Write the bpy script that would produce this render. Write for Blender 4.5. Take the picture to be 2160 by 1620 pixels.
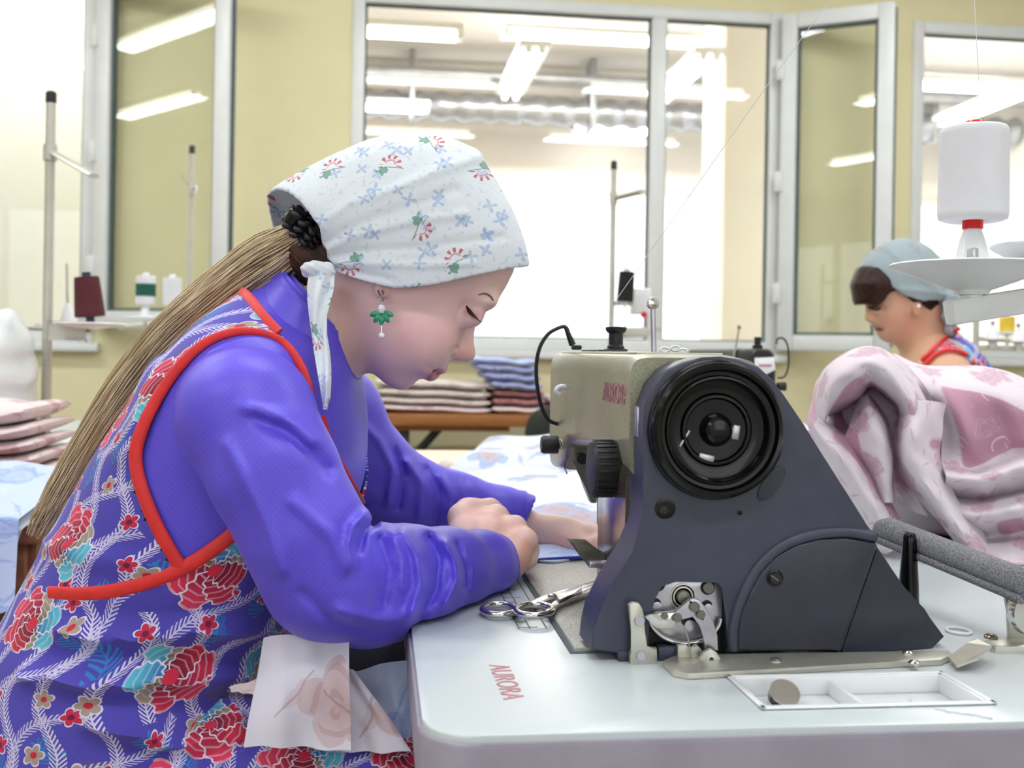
import bpy, bmesh, math, random
import numpy as np
from mathutils import Vector, Matrix
from mathutils.bvhtree import BVHTree

random.seed(7); np.random.seed(7)
for o in list(bpy.data.objects): bpy.data.objects.remove(o, do_unlink=True)
SC = bpy.context.scene
COL = SC.collection

# ------------------------------------------------------------------ camera
FPX, CX, CY = 2300.0, 1080.0, 745.0          # focal length and principal point in the 2160x1620 frame
ROLL, YAW, CAMZ = 0.0165, math.radians(7.0), 1.01
SY, CYW = math.sin(YAW), math.cos(YAW)
cam_d = bpy.data.cameras.new('camera'); cam = bpy.data.objects.new('camera', cam_d); COL.objects.link(cam)
cam_d.sensor_width = 36.0; cam_d.lens = 36.0*FPX/2160.0
cam_d.shift_y = (CY-810.0)/2160.0
cam_d.clip_start = 0.02; cam_d.clip_end = 200
cam.matrix_world = (Matrix.Translation((0,0,CAMZ)) @ Matrix.Rotation(-YAW,4,'Z') @ Matrix.Rotation(math.pi/2,4,'X') @ Matrix.Rotation(ROLL,4,'Z'))
cam_d.dof.use_dof = True; cam_d.dof.focus_distance = 1.06; cam_d.dof.aperture_fstop = 7.1
SC.camera = cam

# ------------------------------------------------------------------ world, exposure
w = bpy.data.worlds.new('world'); SC.world = w; w.use_nodes = True
w.node_tree.nodes['Background'].inputs[0].default_value = (0.93,0.96,1.0,1)
w.node_tree.nodes['Background'].inputs[1].default_value = 2.6
SC.view_settings.view_transform = 'Standard'; SC.view_settings.look = 'None'
SC.view_settings.exposure = -0.22; SC.view_settings.gamma = 1.0; SC.view_settings.use_curve_mapping = False
SC.cycles.use_denoising = True
SC.cycles.max_bounces = 6; SC.cycles.diffuse_bounces = 3; SC.cycles.glossy_bounces = 3; SC.cycles.transmission_bounces = 3; SC.cycles.transparent_max_bounces = 10
SC.cycles.caustics_reflective = False; SC.cycles.caustics_refractive = False; SC.cycles.use_adaptive_sampling = True; SC.cycles.adaptive_threshold = 0.08; SC.cycles.adaptive_min_samples = 10
LAMP_POWER = 17.0         # watts of each ceiling luminaire's own light

# ------------------------------------------------------------------ picture-to-place helpers
def C2W(X, D, Z): return Vector((X*CYW + D*SY, -X*SY + D*CYW, Z))
def W2C(p): return (p[0]*CYW - p[1]*SY, p[0]*SY + p[1]*CYW, p[2])
def rayc(px, py):
    u = (px-CX)/FPX; v = (CY-py)/FPX; c = math.cos(ROLL); s = math.sin(ROLL)
    return u*c - v*s, u*s + v*c
def PC(px, py, D):
    a, b = rayc(px, py); return (a*D, D, CAMZ + b*D)
def P(px, py, D): return C2W(*PC(px, py, D))
def Q(px, py, x=None, y=None, z=None):
    a, b = rayc(px, py); d = C2W(a, 1.0, 0.0); dx, dy, dz = d.x, d.y, b
    t = x/dx if x is not None else (y/dy if y is not None else (z-CAMZ)/dz)
    return Vector((dx*t, dy*t, CAMZ + dz*t))
def pix(X, D, Z):             # camera-frame numpy arrays -> pixels
    a = X/D; b = (Z-CAMZ)/D; c = math.cos(ROLL); s = math.sin(ROLL)
    u = a*c + b*s; v = -a*s + b*c
    return CX + FPX*u, CY - FPX*v

# ------------------------------------------------------------------ node expression helper
class E:
    def __init__(s, t, k): s.t = t; s.k = k
    def _m(s, op, *o):
        n = s.t.nodes.new('ShaderNodeMath'); n.operation = op
        for i, a in enumerate((s,)+o):
            if isinstance(a, E): s.t.links.new(a.k, n.inputs[i])
            else: n.inputs[i].default_value = a
        return E(s.t, n.outputs[0])
    def __add__(s,o): return s._m('ADD',o)
    __radd__ = __add__
    def __mul__(s,o): return s._m('MULTIPLY',o)
    __rmul__ = __mul__
    def __sub__(s,o): return s._m('SUBTRACT',o)
    def __rsub__(s,o): return (s*-1.0)+o
    def __truediv__(s,o): return s._m('DIVIDE',o)
    def abs(s): return s._m('ABSOLUTE')
    def sin(s): return s._m('SINE')
    def cos(s): return s._m('COSINE')
    def frac(s): return s._m('FRACT')
    def floor(s): return s._m('FLOOR')
    def sqrt(s): return s._m('SQRT')
    def lt(s,o): return s._m('LESS_THAN',o)
    def gt(s,o): return s._m('GREATER_THAN',o)
    def min(s,o): return s._m('MINIMUM',o)
    def max(s,o): return s._m('MAXIMUM',o)
    def pow(s,o): return s._m('POWER',o)
    def atan2(s,o): return s._m('ARCTAN2',o)
    def ss(s,a,b):
        n = s.t.nodes.new('ShaderNodeMapRange'); n.interpolation_type = 'SMOOTHSTEP'
        s.t.links.new(s.k, n.inputs[0]); n.inputs[1].default_value = a; n.inputs[2].default_value = b
        return E(s.t, n.outputs[0])
def lin(c):
    f = lambda v: v/12.92 if v <= 0.04045 else ((v+0.055)/1.055)**2.4
    return tuple(f(x/255.0) for x in c[:3]) + (1.0,)
def mix(t, fac, a, b):
    n = t.nodes.new('ShaderNodeMix'); n.data_type = 'RGBA'
    if isinstance(fac, E): t.links.new(fac.k, n.inputs[0])
    else: n.inputs[0].default_value = fac
    for i, c in ((6,a),(7,b)):
        if isinstance(c, tuple): n.inputs[i].default_value = c
        else: t.links.new(c, n.inputs[i])
    return n.outputs[2]
def xy(t, k):
    n = t.nodes.new('ShaderNodeSeparateXYZ'); t.links.new(k, n.inputs[0]); return E(t,n.outputs[0]), E(t,n.outputs[1]), E(t,n.outputs[2])
def comb(t, x, y, z=0.0):
    n = t.nodes.new('ShaderNodeCombineXYZ')
    for i, a in enumerate((x,y,z)):
        if isinstance(a, E): t.links.new(a.k, n.inputs[i])
        else: n.inputs[i].default_value = a
    return n.outputs[0]
def uvk(t):
    n = t.nodes.new('ShaderNodeUVMap'); n.uv_map = 'UVMap'; return n.outputs[0]
def objk(t): return t.nodes.new('ShaderNodeTexCoord').outputs['Object']
def noise(t, k, scale, detail=3.0, rough=0.5):
    n = t.nodes.new('ShaderNodeTexNoise'); n.inputs['Scale'].default_value = scale
    n.inputs['Detail'].default_value = detail; n.inputs['Roughness'].default_value = rough
    if k is not None: t.links.new(k, n.inputs['Vector'])
    return E(t, n.outputs[0]), n.outputs[1]
def vor(t, u, v, scale, rnd=0.8):      # returns local offsets from the cell point and two random numbers
    k = comb(t, u*scale, v*scale)
    n = t.nodes.new('ShaderNodeTexVoronoi'); n.voronoi_dimensions = '2D'; n.inputs['Scale'].default_value = 1.0
    n.inputs['Randomness'].default_value = rnd; t.links.new(k, n.inputs['Vector'])
    px_, py_, _ = xy(t, n.outputs['Position']); r, g, b = xy(t, n.outputs['Color'])
    return u*scale - px_, v*scale - py_, r, g
def rot(a, b, ang):
    c = ang.cos(); s = ang.sin(); return a*c + b*s, b*c - a*s
MATS = {}
def newmat(name):
    m = bpy.data.materials.new(name); m.use_nodes = True; t = m.node_tree; b = t.nodes['Principled BSDF']
    MATS[name] = m; return m, t, b
def bump(t, b, h, strength=0.3, dist=0.001):
    n = t.nodes.new('ShaderNodeBump'); n.inputs['Strength'].default_value = strength; n.inputs['Distance'].default_value = dist
    t.links.new(h.k, n.inputs['Height']); t.links.new(n.outputs[0], b.inputs['Normal'])
def plain(name, col, rough=0.5, metal=0.0, spec=0.5, var=0.06, vs=30.0, bmp=0.0, bs=200.0, sheen=0.0, emit=None, coat=0.0):
    m, t, b = newmat(name); k = objk(t)
    n, _ = noise(t, k, vs, 4.0)
    c = lin(col); d = tuple(x*(1-var*2.2) for x in c[:3])+(1,); l = tuple(min(1,x*(1+var)) for x in c[:3])+(1,)
    t.links.new(mix(t, n.ss(0.25,0.75), d, l), b.inputs['Base Color'])
    b.inputs['Roughness'].default_value = rough; b.inputs['Metallic'].default_value = metal
    b.inputs['Specular IOR Level'].default_value = spec
    if coat: b.inputs['Coat Weight'].default_value = coat; b.inputs['Coat Roughness'].default_value = 0.08
    if sheen: b.inputs['Sheen Weight'].default_value = sheen
    if bmp:
        h, _ = noise(t, k, bs, 3.0); bump(t, b, h, bmp, 0.002)
    if emit: b.inputs['Emission Color'].default_value = emit[0]; b.inputs['Emission Strength'].default_value = emit[1]
    return m

# ------------------------------------------------------------------ object helpers
def unique_name(n): return n
def empty(name, loc, label=None, cat=None, group=None, kind=None):
    o = bpy.data.objects.new(name, None); COL.objects.link(o); o.location = loc; o.empty_display_size = 0.05
    tag(o, label, cat, group, kind); return o
def tag(o, label=None, cat=None, group=None, kind=None):
    if label: o['label'] = label
    if cat: o['category'] = cat
    if group: o['group'] = group
    if kind: o['kind'] = kind
    return o
def origin_of(o):
    v = Vector((0,0,0))
    while o is not None: v = v + o.location; o = o.parent
    return v
def mk(name, verts, faces, mat, parent=None, smooth=True, origin=None, uv=None, sharp=None, **tags):
    V = np.asarray(verts, dtype=np.float64).reshape(-1,3)
    if parent is not None: off = np.array(origin_of(parent))
    elif origin is not None: off = np.array(origin)
    else: off = np.array([(V[:,0].min()+V[:,0].max())/2, (V[:,1].min()+V[:,1].max())/2, V[:,2].min()])
    me = bpy.data.meshes.new(name)
    if isinstance(faces, np.ndarray): faces = faces.tolist()
    me.from_pydata((V-off).tolist(), [], faces); me.update()
    if uv is not None:
        L = me.uv_layers.new(name='UVMap'); idx = np.empty(len(me.loops), dtype=np.int32); me.loops.foreach_get('vertex_index', idx)
        L.data.foreach_set('uv', np.asarray(uv, dtype=np.float32)[idx].ravel())
    for m in (mat if isinstance(mat, (list,tuple)) else [mat]): me.materials.append(m)
    if smooth: me.polygons.foreach_set('use_smooth', [True]*len(me.polygons))
    if smooth and sharp: me.set_sharp_from_angle(angle=math.radians(sharp))
    o = bpy.data.objects.new(name, me); COL.objects.link(o)
    if parent is None: o.location = off
    else: o.parent = parent
    return tag(o, **tags)
def from_bm(name, bm, mat, parent=None, smooth=True, sharp=40, **kw):
    bmesh.ops.recalc_face_normals(bm, faces=bm.faces[:])
    bm.verts.index_update()
    V = [v.co[:] for v in bm.verts]; F = [[v.index for v in f.verts] for f in bm.faces]; bm.free()
    return mk(name, V, F, mat, parent, smooth, sharp=sharp, **kw)
def bm_box(bm, lo, hi, bev=0.0, seg=2, M=None):
    lo = Vector(lo); hi = Vector(hi); c = (lo+hi)/2; s = hi-lo
    r = bmesh.ops.create_cube(bm, size=1.0); vs = r['verts']
    for v in vs: v.co = Vector((v.co.x*s.x, v.co.y*s.y, v.co.z*s.z)) + c
    if bev > 0:
        es = list({e for v in vs for e in v.link_edges})
        bev = min(bev, min(abs(s.x),abs(s.y),abs(s.z))*0.49)
        r2 = bmesh.ops.bevel(bm, geom=es, offset=bev, segments=seg, affect='EDGES', profile=0.5)
        vs = list({v for f in r2['faces'] for v in f.verts} | set(v for v in vs if v.is_valid))
    if M is not None:
        for v in vs: v.co = M @ v.co
    return vs
def box(name, lo, hi, mat, parent=None, bev=0.002, seg=2, M=None, **kw):
    bm = bmesh.new(); bm_box(bm, lo, hi, bev, seg, M); return from_bm(name, bm, mat, parent, **kw)
def frame_for(d):
    d = Vector(d).normalized(); a = Vector((0,0,1)) if abs(d.z) < 0.9 else Vector((1,0,0))
    s = d.cross(a).normalized(); return s, s.cross(d).normalized(), d   # side, up, dir
def lathe_vf(prof, org, axis, seg=48):
    s, u, d = frame_for(axis); org = Vector(org); V = []; F = []
    for r, h in prof:
        for i in range(seg):
            a = 2*math.pi*i/seg; V.append(org + d*h + s*(r*math.cos(a)) + u*(r*math.sin(a)))
    n = len(prof)
    for j in range(n-1):
        for i in range(seg):
            k = (i+1) % seg; F.append([j*seg+i, j*seg+k, (j+1)*seg+k, (j+1)*seg+i])
    F.append(list(range(seg))[::-1]); F.append([(n-1)*seg+i for i in range(seg)])
    return [tuple(v) for v in V], F
def lathe(name, prof, org, axis, mat, parent=None, seg=48, sharp=35, **kw):
    V, F = lathe_vf(prof, org, axis, seg); return mk(name, V, F, mat, parent, True, sharp=sharp, **kw)
def crom(pts, n=8, closed=False):
    pts = [np.array(p, dtype=float) for p in pts]; N = len(pts); out = []
    rng = range(N) if closed else range(N-1)
    for i in rng:
        if closed: p0,p1,p2,p3 = pts[(i-1)%N],pts[i],pts[(i+1)%N],pts[(i+2)%N]
        else: p0,p1,p2,p3 = pts[max(i-1,0)],pts[i],pts[i+1],pts[min(i+2,N-1)]
        for j in range(n):
            t = j/n; out.append(0.5*((2*p1)+(p2-p0)*t+(2*p0-5*p1+4*p2-p3)*t*t+(-p0+3*p1-3*p2+p3)*t**3))
    if not closed: out.append(pts[-1])
    return out
def tube_vf(pts, rad, seg=10, flat=1.0, up=None):
    pts = [Vector(p) for p in pts]; n = len(pts); V = []; F = []
    if not hasattr(rad,'__len__'): rad = [rad]*n
    prev = None
    for i, p in enumerate(pts):
        d = (pts[min(i+1,n-1)] - pts[max(i-1,0)])
        if d.length < 1e-9: d = Vector((0,0,1))
        d.normalize()
        if up is not None: s = d.cross(Vector(up)).normalized(); u = s.cross(d)
        elif prev is None: s, u, _ = frame_for(d)
        else:
            s = (prev - d*prev.dot(d)).normalized(); u = s.cross(d)
        prev = s
        for k in range(seg):
            a = 2*math.pi*k/seg; V.append(tuple(p + s*(rad[i]*math.cos(a)) + u*(rad[i]*flat*math.sin(a))))
    for j in range(n-1):
        for k in range(seg):
            m = (k+1) % seg; F.append([j*seg+k, j*seg+m, (j+1)*seg+m, (j+1)*seg+k])
    F.append(list(range(seg))[::-1]); F.append([(n-1)*seg+i for i in range(seg)])
    return V, F
def tube(name, pts, rad, mat, parent=None, seg=10, flat=1.0, up=None, sharp=60, **kw):
    V, F = tube_vf(pts, rad, seg, flat, up); return mk(name, V, F, mat, parent, True, sharp=sharp, **kw)
def join_vf(parts):
    V = []; F = []
    for v, f in parts:
        o = len(V); V += [tuple(x) for x in v]; F += [[i+o for i in q] for q in f]
    return V, F
def bm_prism(bm, poly, depth, bev=0.0, seg=2):
    """poly: list of 3D points (planar), depth: Vector to extrude; front rim bevelled"""
    depth = Vector(depth)
    a = [bm.verts.new(p) for p in poly]; b = [bm.verts.new(Vector(p)+depth) for p in poly]
    n = len(a); f0 = bm.faces.new(a); bm.faces.new(b[::-1]); 
    for i in range(n):
        k = (i+1)%n; bm.faces.new([a[k], a[i], b[i], b[k]])
    if bev > 0: bmesh.ops.bevel(bm, geom=list(f0.edges), offset=bev, segments=seg, affect='EDGES', profile=0.5, clamp_overlap=True)
def prism(name, poly, depth, mat, parent=None, bev=0.0, seg=2, sharp=40, **kw):
    bm = bmesh.new(); bm_prism(bm, poly, depth, bev, seg); return from_bm(name, bm, mat, parent, True, sharp, **kw)
def grid_vf(fn, nu, nv):
    V = [tuple(fn(i/(nu-1), j/(nv-1))) for j in range(nv) for i in range(nu)]
    F = [[j*nu+i, j*nu+i+1, (j+1)*nu+i+1, (j+1)*nu+i] for j in range(nv-1) for i in range(nu-1)]
    return V, F
def sheet(name, fn, nu, nv, thick, mat, parent=None, uvs=1.0, **kw):
    """a cloth: parametric surface fn(u,v)->point, given real thickness"""
    V, F = grid_vf(fn, nu, nv); A = np.array(V).reshape(nv, nu, 3)
    du = np.gradient(A, axis=1); dv = np.gradient(A, axis=0); N = np.cross(du, dv); N /= (np.linalg.norm(N,axis=2,keepdims=True)+1e-12)
    B = A + N*thick; VV = np.concatenate([A.reshape(-1,3), B.reshape(-1,3)]); o = nu*nv
    FF = [f[::-1] for f in F] + [[i+o for i in f] for f in F]
    ring = [i for i in range(nu)] + [j*nu+nu-1 for j in range(1,nv)] + [(nv-1)*nu+i for i in range(nu-2,-1,-1)] + [j*nu for j in range(nv-2,0,-1)]
    for a, b in zip(ring, ring[1:]+ring[:1]): FF.append([a, b, b+o, a+o])
    lu = np.linalg.norm(du,axis=2).mean()*(nu-1); lv = np.linalg.norm(dv,axis=2).mean()*(nv-1)
    U = [(i/(nu-1)*lu*uvs, j/(nv-1)*lv*uvs) for j in range(nv) for i in range(nu)]*2
    return mk(name, VV, FF, mat, parent, True, uv=U, sharp=70, **kw)
def text_obj(name, body, size, M, mat, parent=None, ext=0.0002, align='CENTER', **kw):
    cu = bpy.data.curves.new(name, 'FONT'); cu.body = body; cu.size = size; cu.extrude = ext; cu.align_x = align; cu.align_y = 'CENTER'
    ob = bpy.data.objects.new('t', cu); COL.objects.link(ob); bpy.context.view_layer.update()
    dg = bpy.context.evaluated_depsgraph_get(); me = bpy.data.meshes.new_from_object(ob.evaluated_get(dg))
    V = [tuple(M @ v.co) for v in me.vertices]; F = [list(p.vertices) for p in me.polygons]
    bpy.data.objects.remove(ob, do_unlink=True); bpy.data.curves.remove(cu); bpy.data.meshes.remove(me)
    return mk(name, V, F, mat, parent, False, **kw)

# ------------------------------------------------------------------ signed distance modelling
def smin(a, b, k):
    h = np.clip(0.5+0.5*(b-a)/k, 0, 1); return b*(1-h)+a*h - k*h*(1-h)
def smax(a, b, k): return -smin(-a, -b, k)
def sd_sphere(p, c, r): return np.linalg.norm(p-np.array(c), axis=1)-r
def sd_ell(p, c, r):
    q = (p-np.array(c))/np.array(r); k0 = np.linalg.norm(q,axis=1); k1 = np.linalg.norm(q/np.array(r),axis=1)+1e-9
    return k0*(k0-1.0)/k1
def sd_cone(p, a, b, ra, rb, sc=None):
    a = np.array(a,float); b = np.array(b,float); q = p
    if sc is not None: s = np.array(sc,float); q = p*s; a = a*s; b = b*s
    ab = b-a; t = np.clip(((q-a)@ab)/(ab@ab+1e-12),0,1)
    return np.linalg.norm(q-(a+t[:,None]*ab),axis=1) - (ra+(rb-ra)*t)
def sd_chain(p, pts, rad, k=0.01, sc=None):
    d = None
    for i in range(len(pts)-1):
        e = sd_cone(p, pts[i], pts[i+1], rad[i], rad[i+1], sc); d = e if d is None else smin(d, e, k)
    return d
def sd_poly2(x, z, poly):
    """signed distance in the plane to a closed polygon (negative inside)"""
    A = np.array(poly,float); B = np.roll(A,-1,axis=0); d2 = np.full(x.shape, 1e9); inside = np.zeros(x.shape, bool)
    for (ax,az),(bx,bz) in zip(A,B):
        ex,ez = bx-ax,bz-az; wx,wz = x-ax,z-az
        t = np.clip((wx*ex+wz*ez)/(ex*ex+ez*ez+1e-15),0,1)
        d2 = np.minimum(d2,(wx-ex*t)**2+(wz-ez*t)**2)
        c = ((az<=z)&(bz>z))|((az>z)&(bz<=z))
        if ez != 0: inside ^= c & (x < ax+(z-az)/ez*ex)
    d = np.sqrt(d2); return np.where(inside,-d,d)
def inflate(p, poly, D0, W, R):
    """a closed outline in the plane D=D0, rounded to half-depth W with edge radius R"""
    d2 = sd_poly2(p[:,0], p[:,2], poly); y = (p[:,1]-D0)
    a = np.maximum(0, 1+d2/R); f = np.sqrt(a*a+(y/W)**2)-1.0
    return np.where(d2>0, np.maximum(d2, 0)+np.maximum(f,0)*min(W,R)*0.3, f*min(W,R))
def pseg(X, Z, pts):
    d2 = np.full(X.shape, 1e12)
    for (ax,az),(bx,bz) in zip(pts[:-1],pts[1:]):
        ex,ez = bx-ax,bz-az; t = np.clip(((X-ax)*ex+(Z-az)*ez)/(ex*ex+ez*ez+1e-9),0,1)
        d2 = np.minimum(d2,(X-ax-ex*t)**2+(Z-az-ez*t)**2)
    return np.sqrt(d2)
def ridges(p, lst, near=None):
    """sum of soft ridges (+) and creases (-) given as picture polylines: (points, width px, height m)"""
    X, Y = pix(p[:,0], p[:,1], p[:,2]); h = np.zeros(len(p))
    for pts, wd, ht in lst:
        xs = [q[0] for q in pts]; ys = [q[1] for q in pts]; m = wd*3
        sel = (X>min(xs)-m)&(X<max(xs)+m)&(Y>min(ys)-m)&(Y<max(ys)+m)
        if near is not None: sel &= p[:,1] < near
        if sel.any(): h[sel] += ht*np.exp(-(pseg(X[sel],Y[sel],pts)/wd)**2)
    return h
def sdf_mesh(f, lo, hi, h, block=8):
    lo = np.array(lo,float); hi = np.array(hi,float)
    n = np.ceil((hi-lo)/h/block).astype(int)*block + 1
    nb = (n-1)//block
    g = [lo[i]+h*block*(np.arange(nb[i])+0.5) for i in range(3)]
    Cc = np.stack(np.meshgrid(*g, indexing='ij'),-1).reshape(-1,3)
    dc = f(Cc); act = np.abs(dc) < h*block*1.35
    Fd = np.full(tuple(n), 1.0, dtype=np.float32)
    ins = (dc<0).reshape(tuple(nb)); Fi = np.repeat(np.repeat(np.repeat(ins,block,0),block,1),block,2)
    Fd[:-1,:-1,:-1] = np.where(Fi,-1.0,1.0)
    ids = np.argwhere(act.reshape(tuple(nb)))
    if len(ids) == 0: raise RuntimeError('empty sdf')
    r = np.arange(block+1); off = np.stack(np.meshgrid(r,r,r,indexing='ij'),-1).reshape(-1,3)
    for s in range(0, len(ids), 400):
        I = (ids[s:s+400,None,:]*block + off[None]).reshape(-1,3)
        Fd[I[:,0],I[:,1],I[:,2]] = f(lo + I*h)
    S = Fd<0
    c = np.zeros(tuple(n-1), np.int8)
    for a in (0,1):
        for b in (0,1):
            for d in (0,1): c += S[a:n[0]-1+a, b:n[1]-1+b, d:n[2]-1+d]
    cells = np.argwhere((c>0)&(c<8)); idx = np.full(tuple(n-1), -1, np.int32); idx[cells[:,0],cells[:,1],cells[:,2]] = np.arange(len(cells))
    cor = [(a,b,d) for a in (0,1) for b in (0,1) for d in (0,1)]
    val = np.stack([Fd[cells[:,0]+a,cells[:,1]+b,cells[:,2]+d] for a,b,d in cor],1)
    pos = np.zeros((len(cells),3)); cnt = np.zeros(len(cells))
    for i in range(8):
        for j in range(i+1,8):
            df = np.abs(np.array(cor[i])-np.array(cor[j]))
            if df.sum() != 1: continue
            vi, vj = val[:,i], val[:,j]; m = (vi<0)!=(vj<0); t = np.where(m, vi/(vi-vj+1e-20), 0)
            pos += np.where(m[:,None], np.array(cor[i])+t[:,None]*(np.array(cor[j])-np.array(cor[i])), 0); cnt += m
    V = lo + (cells + pos/np.maximum(cnt,1)[:,None])*h
    faces = []
    for ax in range(3):
        b, d = (ax+1)%3, (ax+2)%3
        sl0 = [slice(None)]*3; sl1 = [slice(None)]*3; sl0[ax] = slice(0,-1); sl1[ax] = slice(1,None)
        e0 = S[tuple(sl0)]; e1 = S[tuple(sl1)]; ed = np.argwhere(e0 != e1)
        ed = ed[(ed[:,b]>0)&(ed[:,d]>0)&(ed[:,b]<n[b]-1)&(ed[:,d]<n[d]-1)]
        q = []
        for ob, od in ((-1,-1),(0,-1),(0,0),(-1,0)):
            k = ed.copy(); k[:,b] += ob; k[:,d] += od; q.append(idx[k[:,0],k[:,1],k[:,2]])
        q = np.stack(q,1); fl = ~e0[ed[:,0],ed[:,1],ed[:,2]]
        q[fl] = q[fl][:,::-1]; faces.append(q)
    Fq = np.concatenate(faces); Fq = Fq[(Fq>=0).all(1)]
    return V, Fq
def c2w_arr(V): 
    V = np.asarray(V); return np.stack([V[:,0]*CYW+V[:,1]*SY, -V[:,0]*SY+V[:,1]*CYW, V[:,2]],1)
def cpoly(pts, D): return [(PC(x,y,D)[0], PC(x,y,D)[2]) for x,y in pts]
def largest_piece(V, F):
    a = np.concatenate([F[:,0],F[:,1],F[:,2]]); b = np.concatenate([F[:,1],F[:,2],F[:,3]]); lab = np.arange(len(V))
    while True:
        m = np.minimum(lab[a],lab[b]); new = lab.copy(); np.minimum.at(new,a,m); np.minimum.at(new,b,m); new = new[new]
        if (new == lab).all(): break
        lab = new
    best = np.bincount(lab).argmax(); keep = lab == best; mp = np.cumsum(keep)-1
    return V[keep], mp[F[keep[F[:,0]]]]
def sdf_obj(name, f, lo, hi, h, mat, parent=None, smooth_it=2, uv=None, largest=False, **kw):
    V, F = sdf_mesh(f, lo, hi, h)
    if largest: V, F = largest_piece(V, F)
    if smooth_it:                       # light Laplacian polish
        a = F[:,[0,1,2,3]].ravel(); b = F[:,[1,2,3,0]].ravel()
        for _ in range(smooth_it):
            acc = np.zeros_like(V); n = np.zeros(len(V))
            for s in range(3): acc[:,s] = np.bincount(a, V[b,s], len(V)) + np.bincount(b, V[a,s], len(V))
            n = np.bincount(a,minlength=len(V))+np.bincount(b,minlength=len(V)); V = 0.5*V + 0.5*acc/np.maximum(n,1)[:,None]
    U = np.stack([V[:,0], V[:,2]],1) if uv is None else uv(V)
    return mk(name, c2w_arr(V), F, mat, parent, True, uv=U, **kw), V, F
def set_color(o, col):
    me = o.data; a = me.color_attributes.new('Col','FLOAT_COLOR','POINT'); a.data.foreach_set('color', np.asarray(col,dtype=np.float32).ravel())
# ------------------------------------------------------------------ materials
def cloth_finish(t, b, u, v, rough=0.85, weave=900.0, strength=0.08, sheen=0.15):
    b.inputs['Roughness'].default_value = rough; b.inputs['Sheen Weight'].default_value = sheen; b.inputs['Specular IOR Level'].default_value = 0.25
    n, _ = noise(t, comb(t,u,v), 60.0, 3.0); h, _ = noise(t, comb(t,u,v), weave, 2.0)
    bump(t, b, h*0.25+n*0.9, strength, 0.0012)
def warp(t, u, v, amt, sc):
    _, c = noise(t, comb(t,u,v), sc, 2.0); a, b_, _z = xy(t, c); return u+(a-0.5)*amt, v+(b_-0.5)*amt
def fern(t, u, v, ang, period, wave, wk, seedshift, barb=0.0042, reach=0.0075, brk=9.0, thr=0.47):
    """broken curling sprays: a stem with slanted barbs on both sides"""
    c, s = math.cos(ang), math.sin(ang); a = u*c+v*s + seedshift; l = v*c-u*s
    a = a + (l*wk+seedshift*40).sin()*wave
    q = a/period; x = ((q.frac())-0.5)*period; ax = x.abs()
    l2 = l + (q.floor()*7.31).sin()*0.5
    stem = ax.lt(0.0007)
    br = ((l2/barb)-(ax*1.1/barb)).frac().lt(0.45)*ax.lt(reach)*ax.gt(0.0003)
    n, _ = noise(t, comb(t, q.floor()*3.7, l2), brk, 1.0)
    taper = n.gt(thr)
    return stem.max(br)*taper
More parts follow.
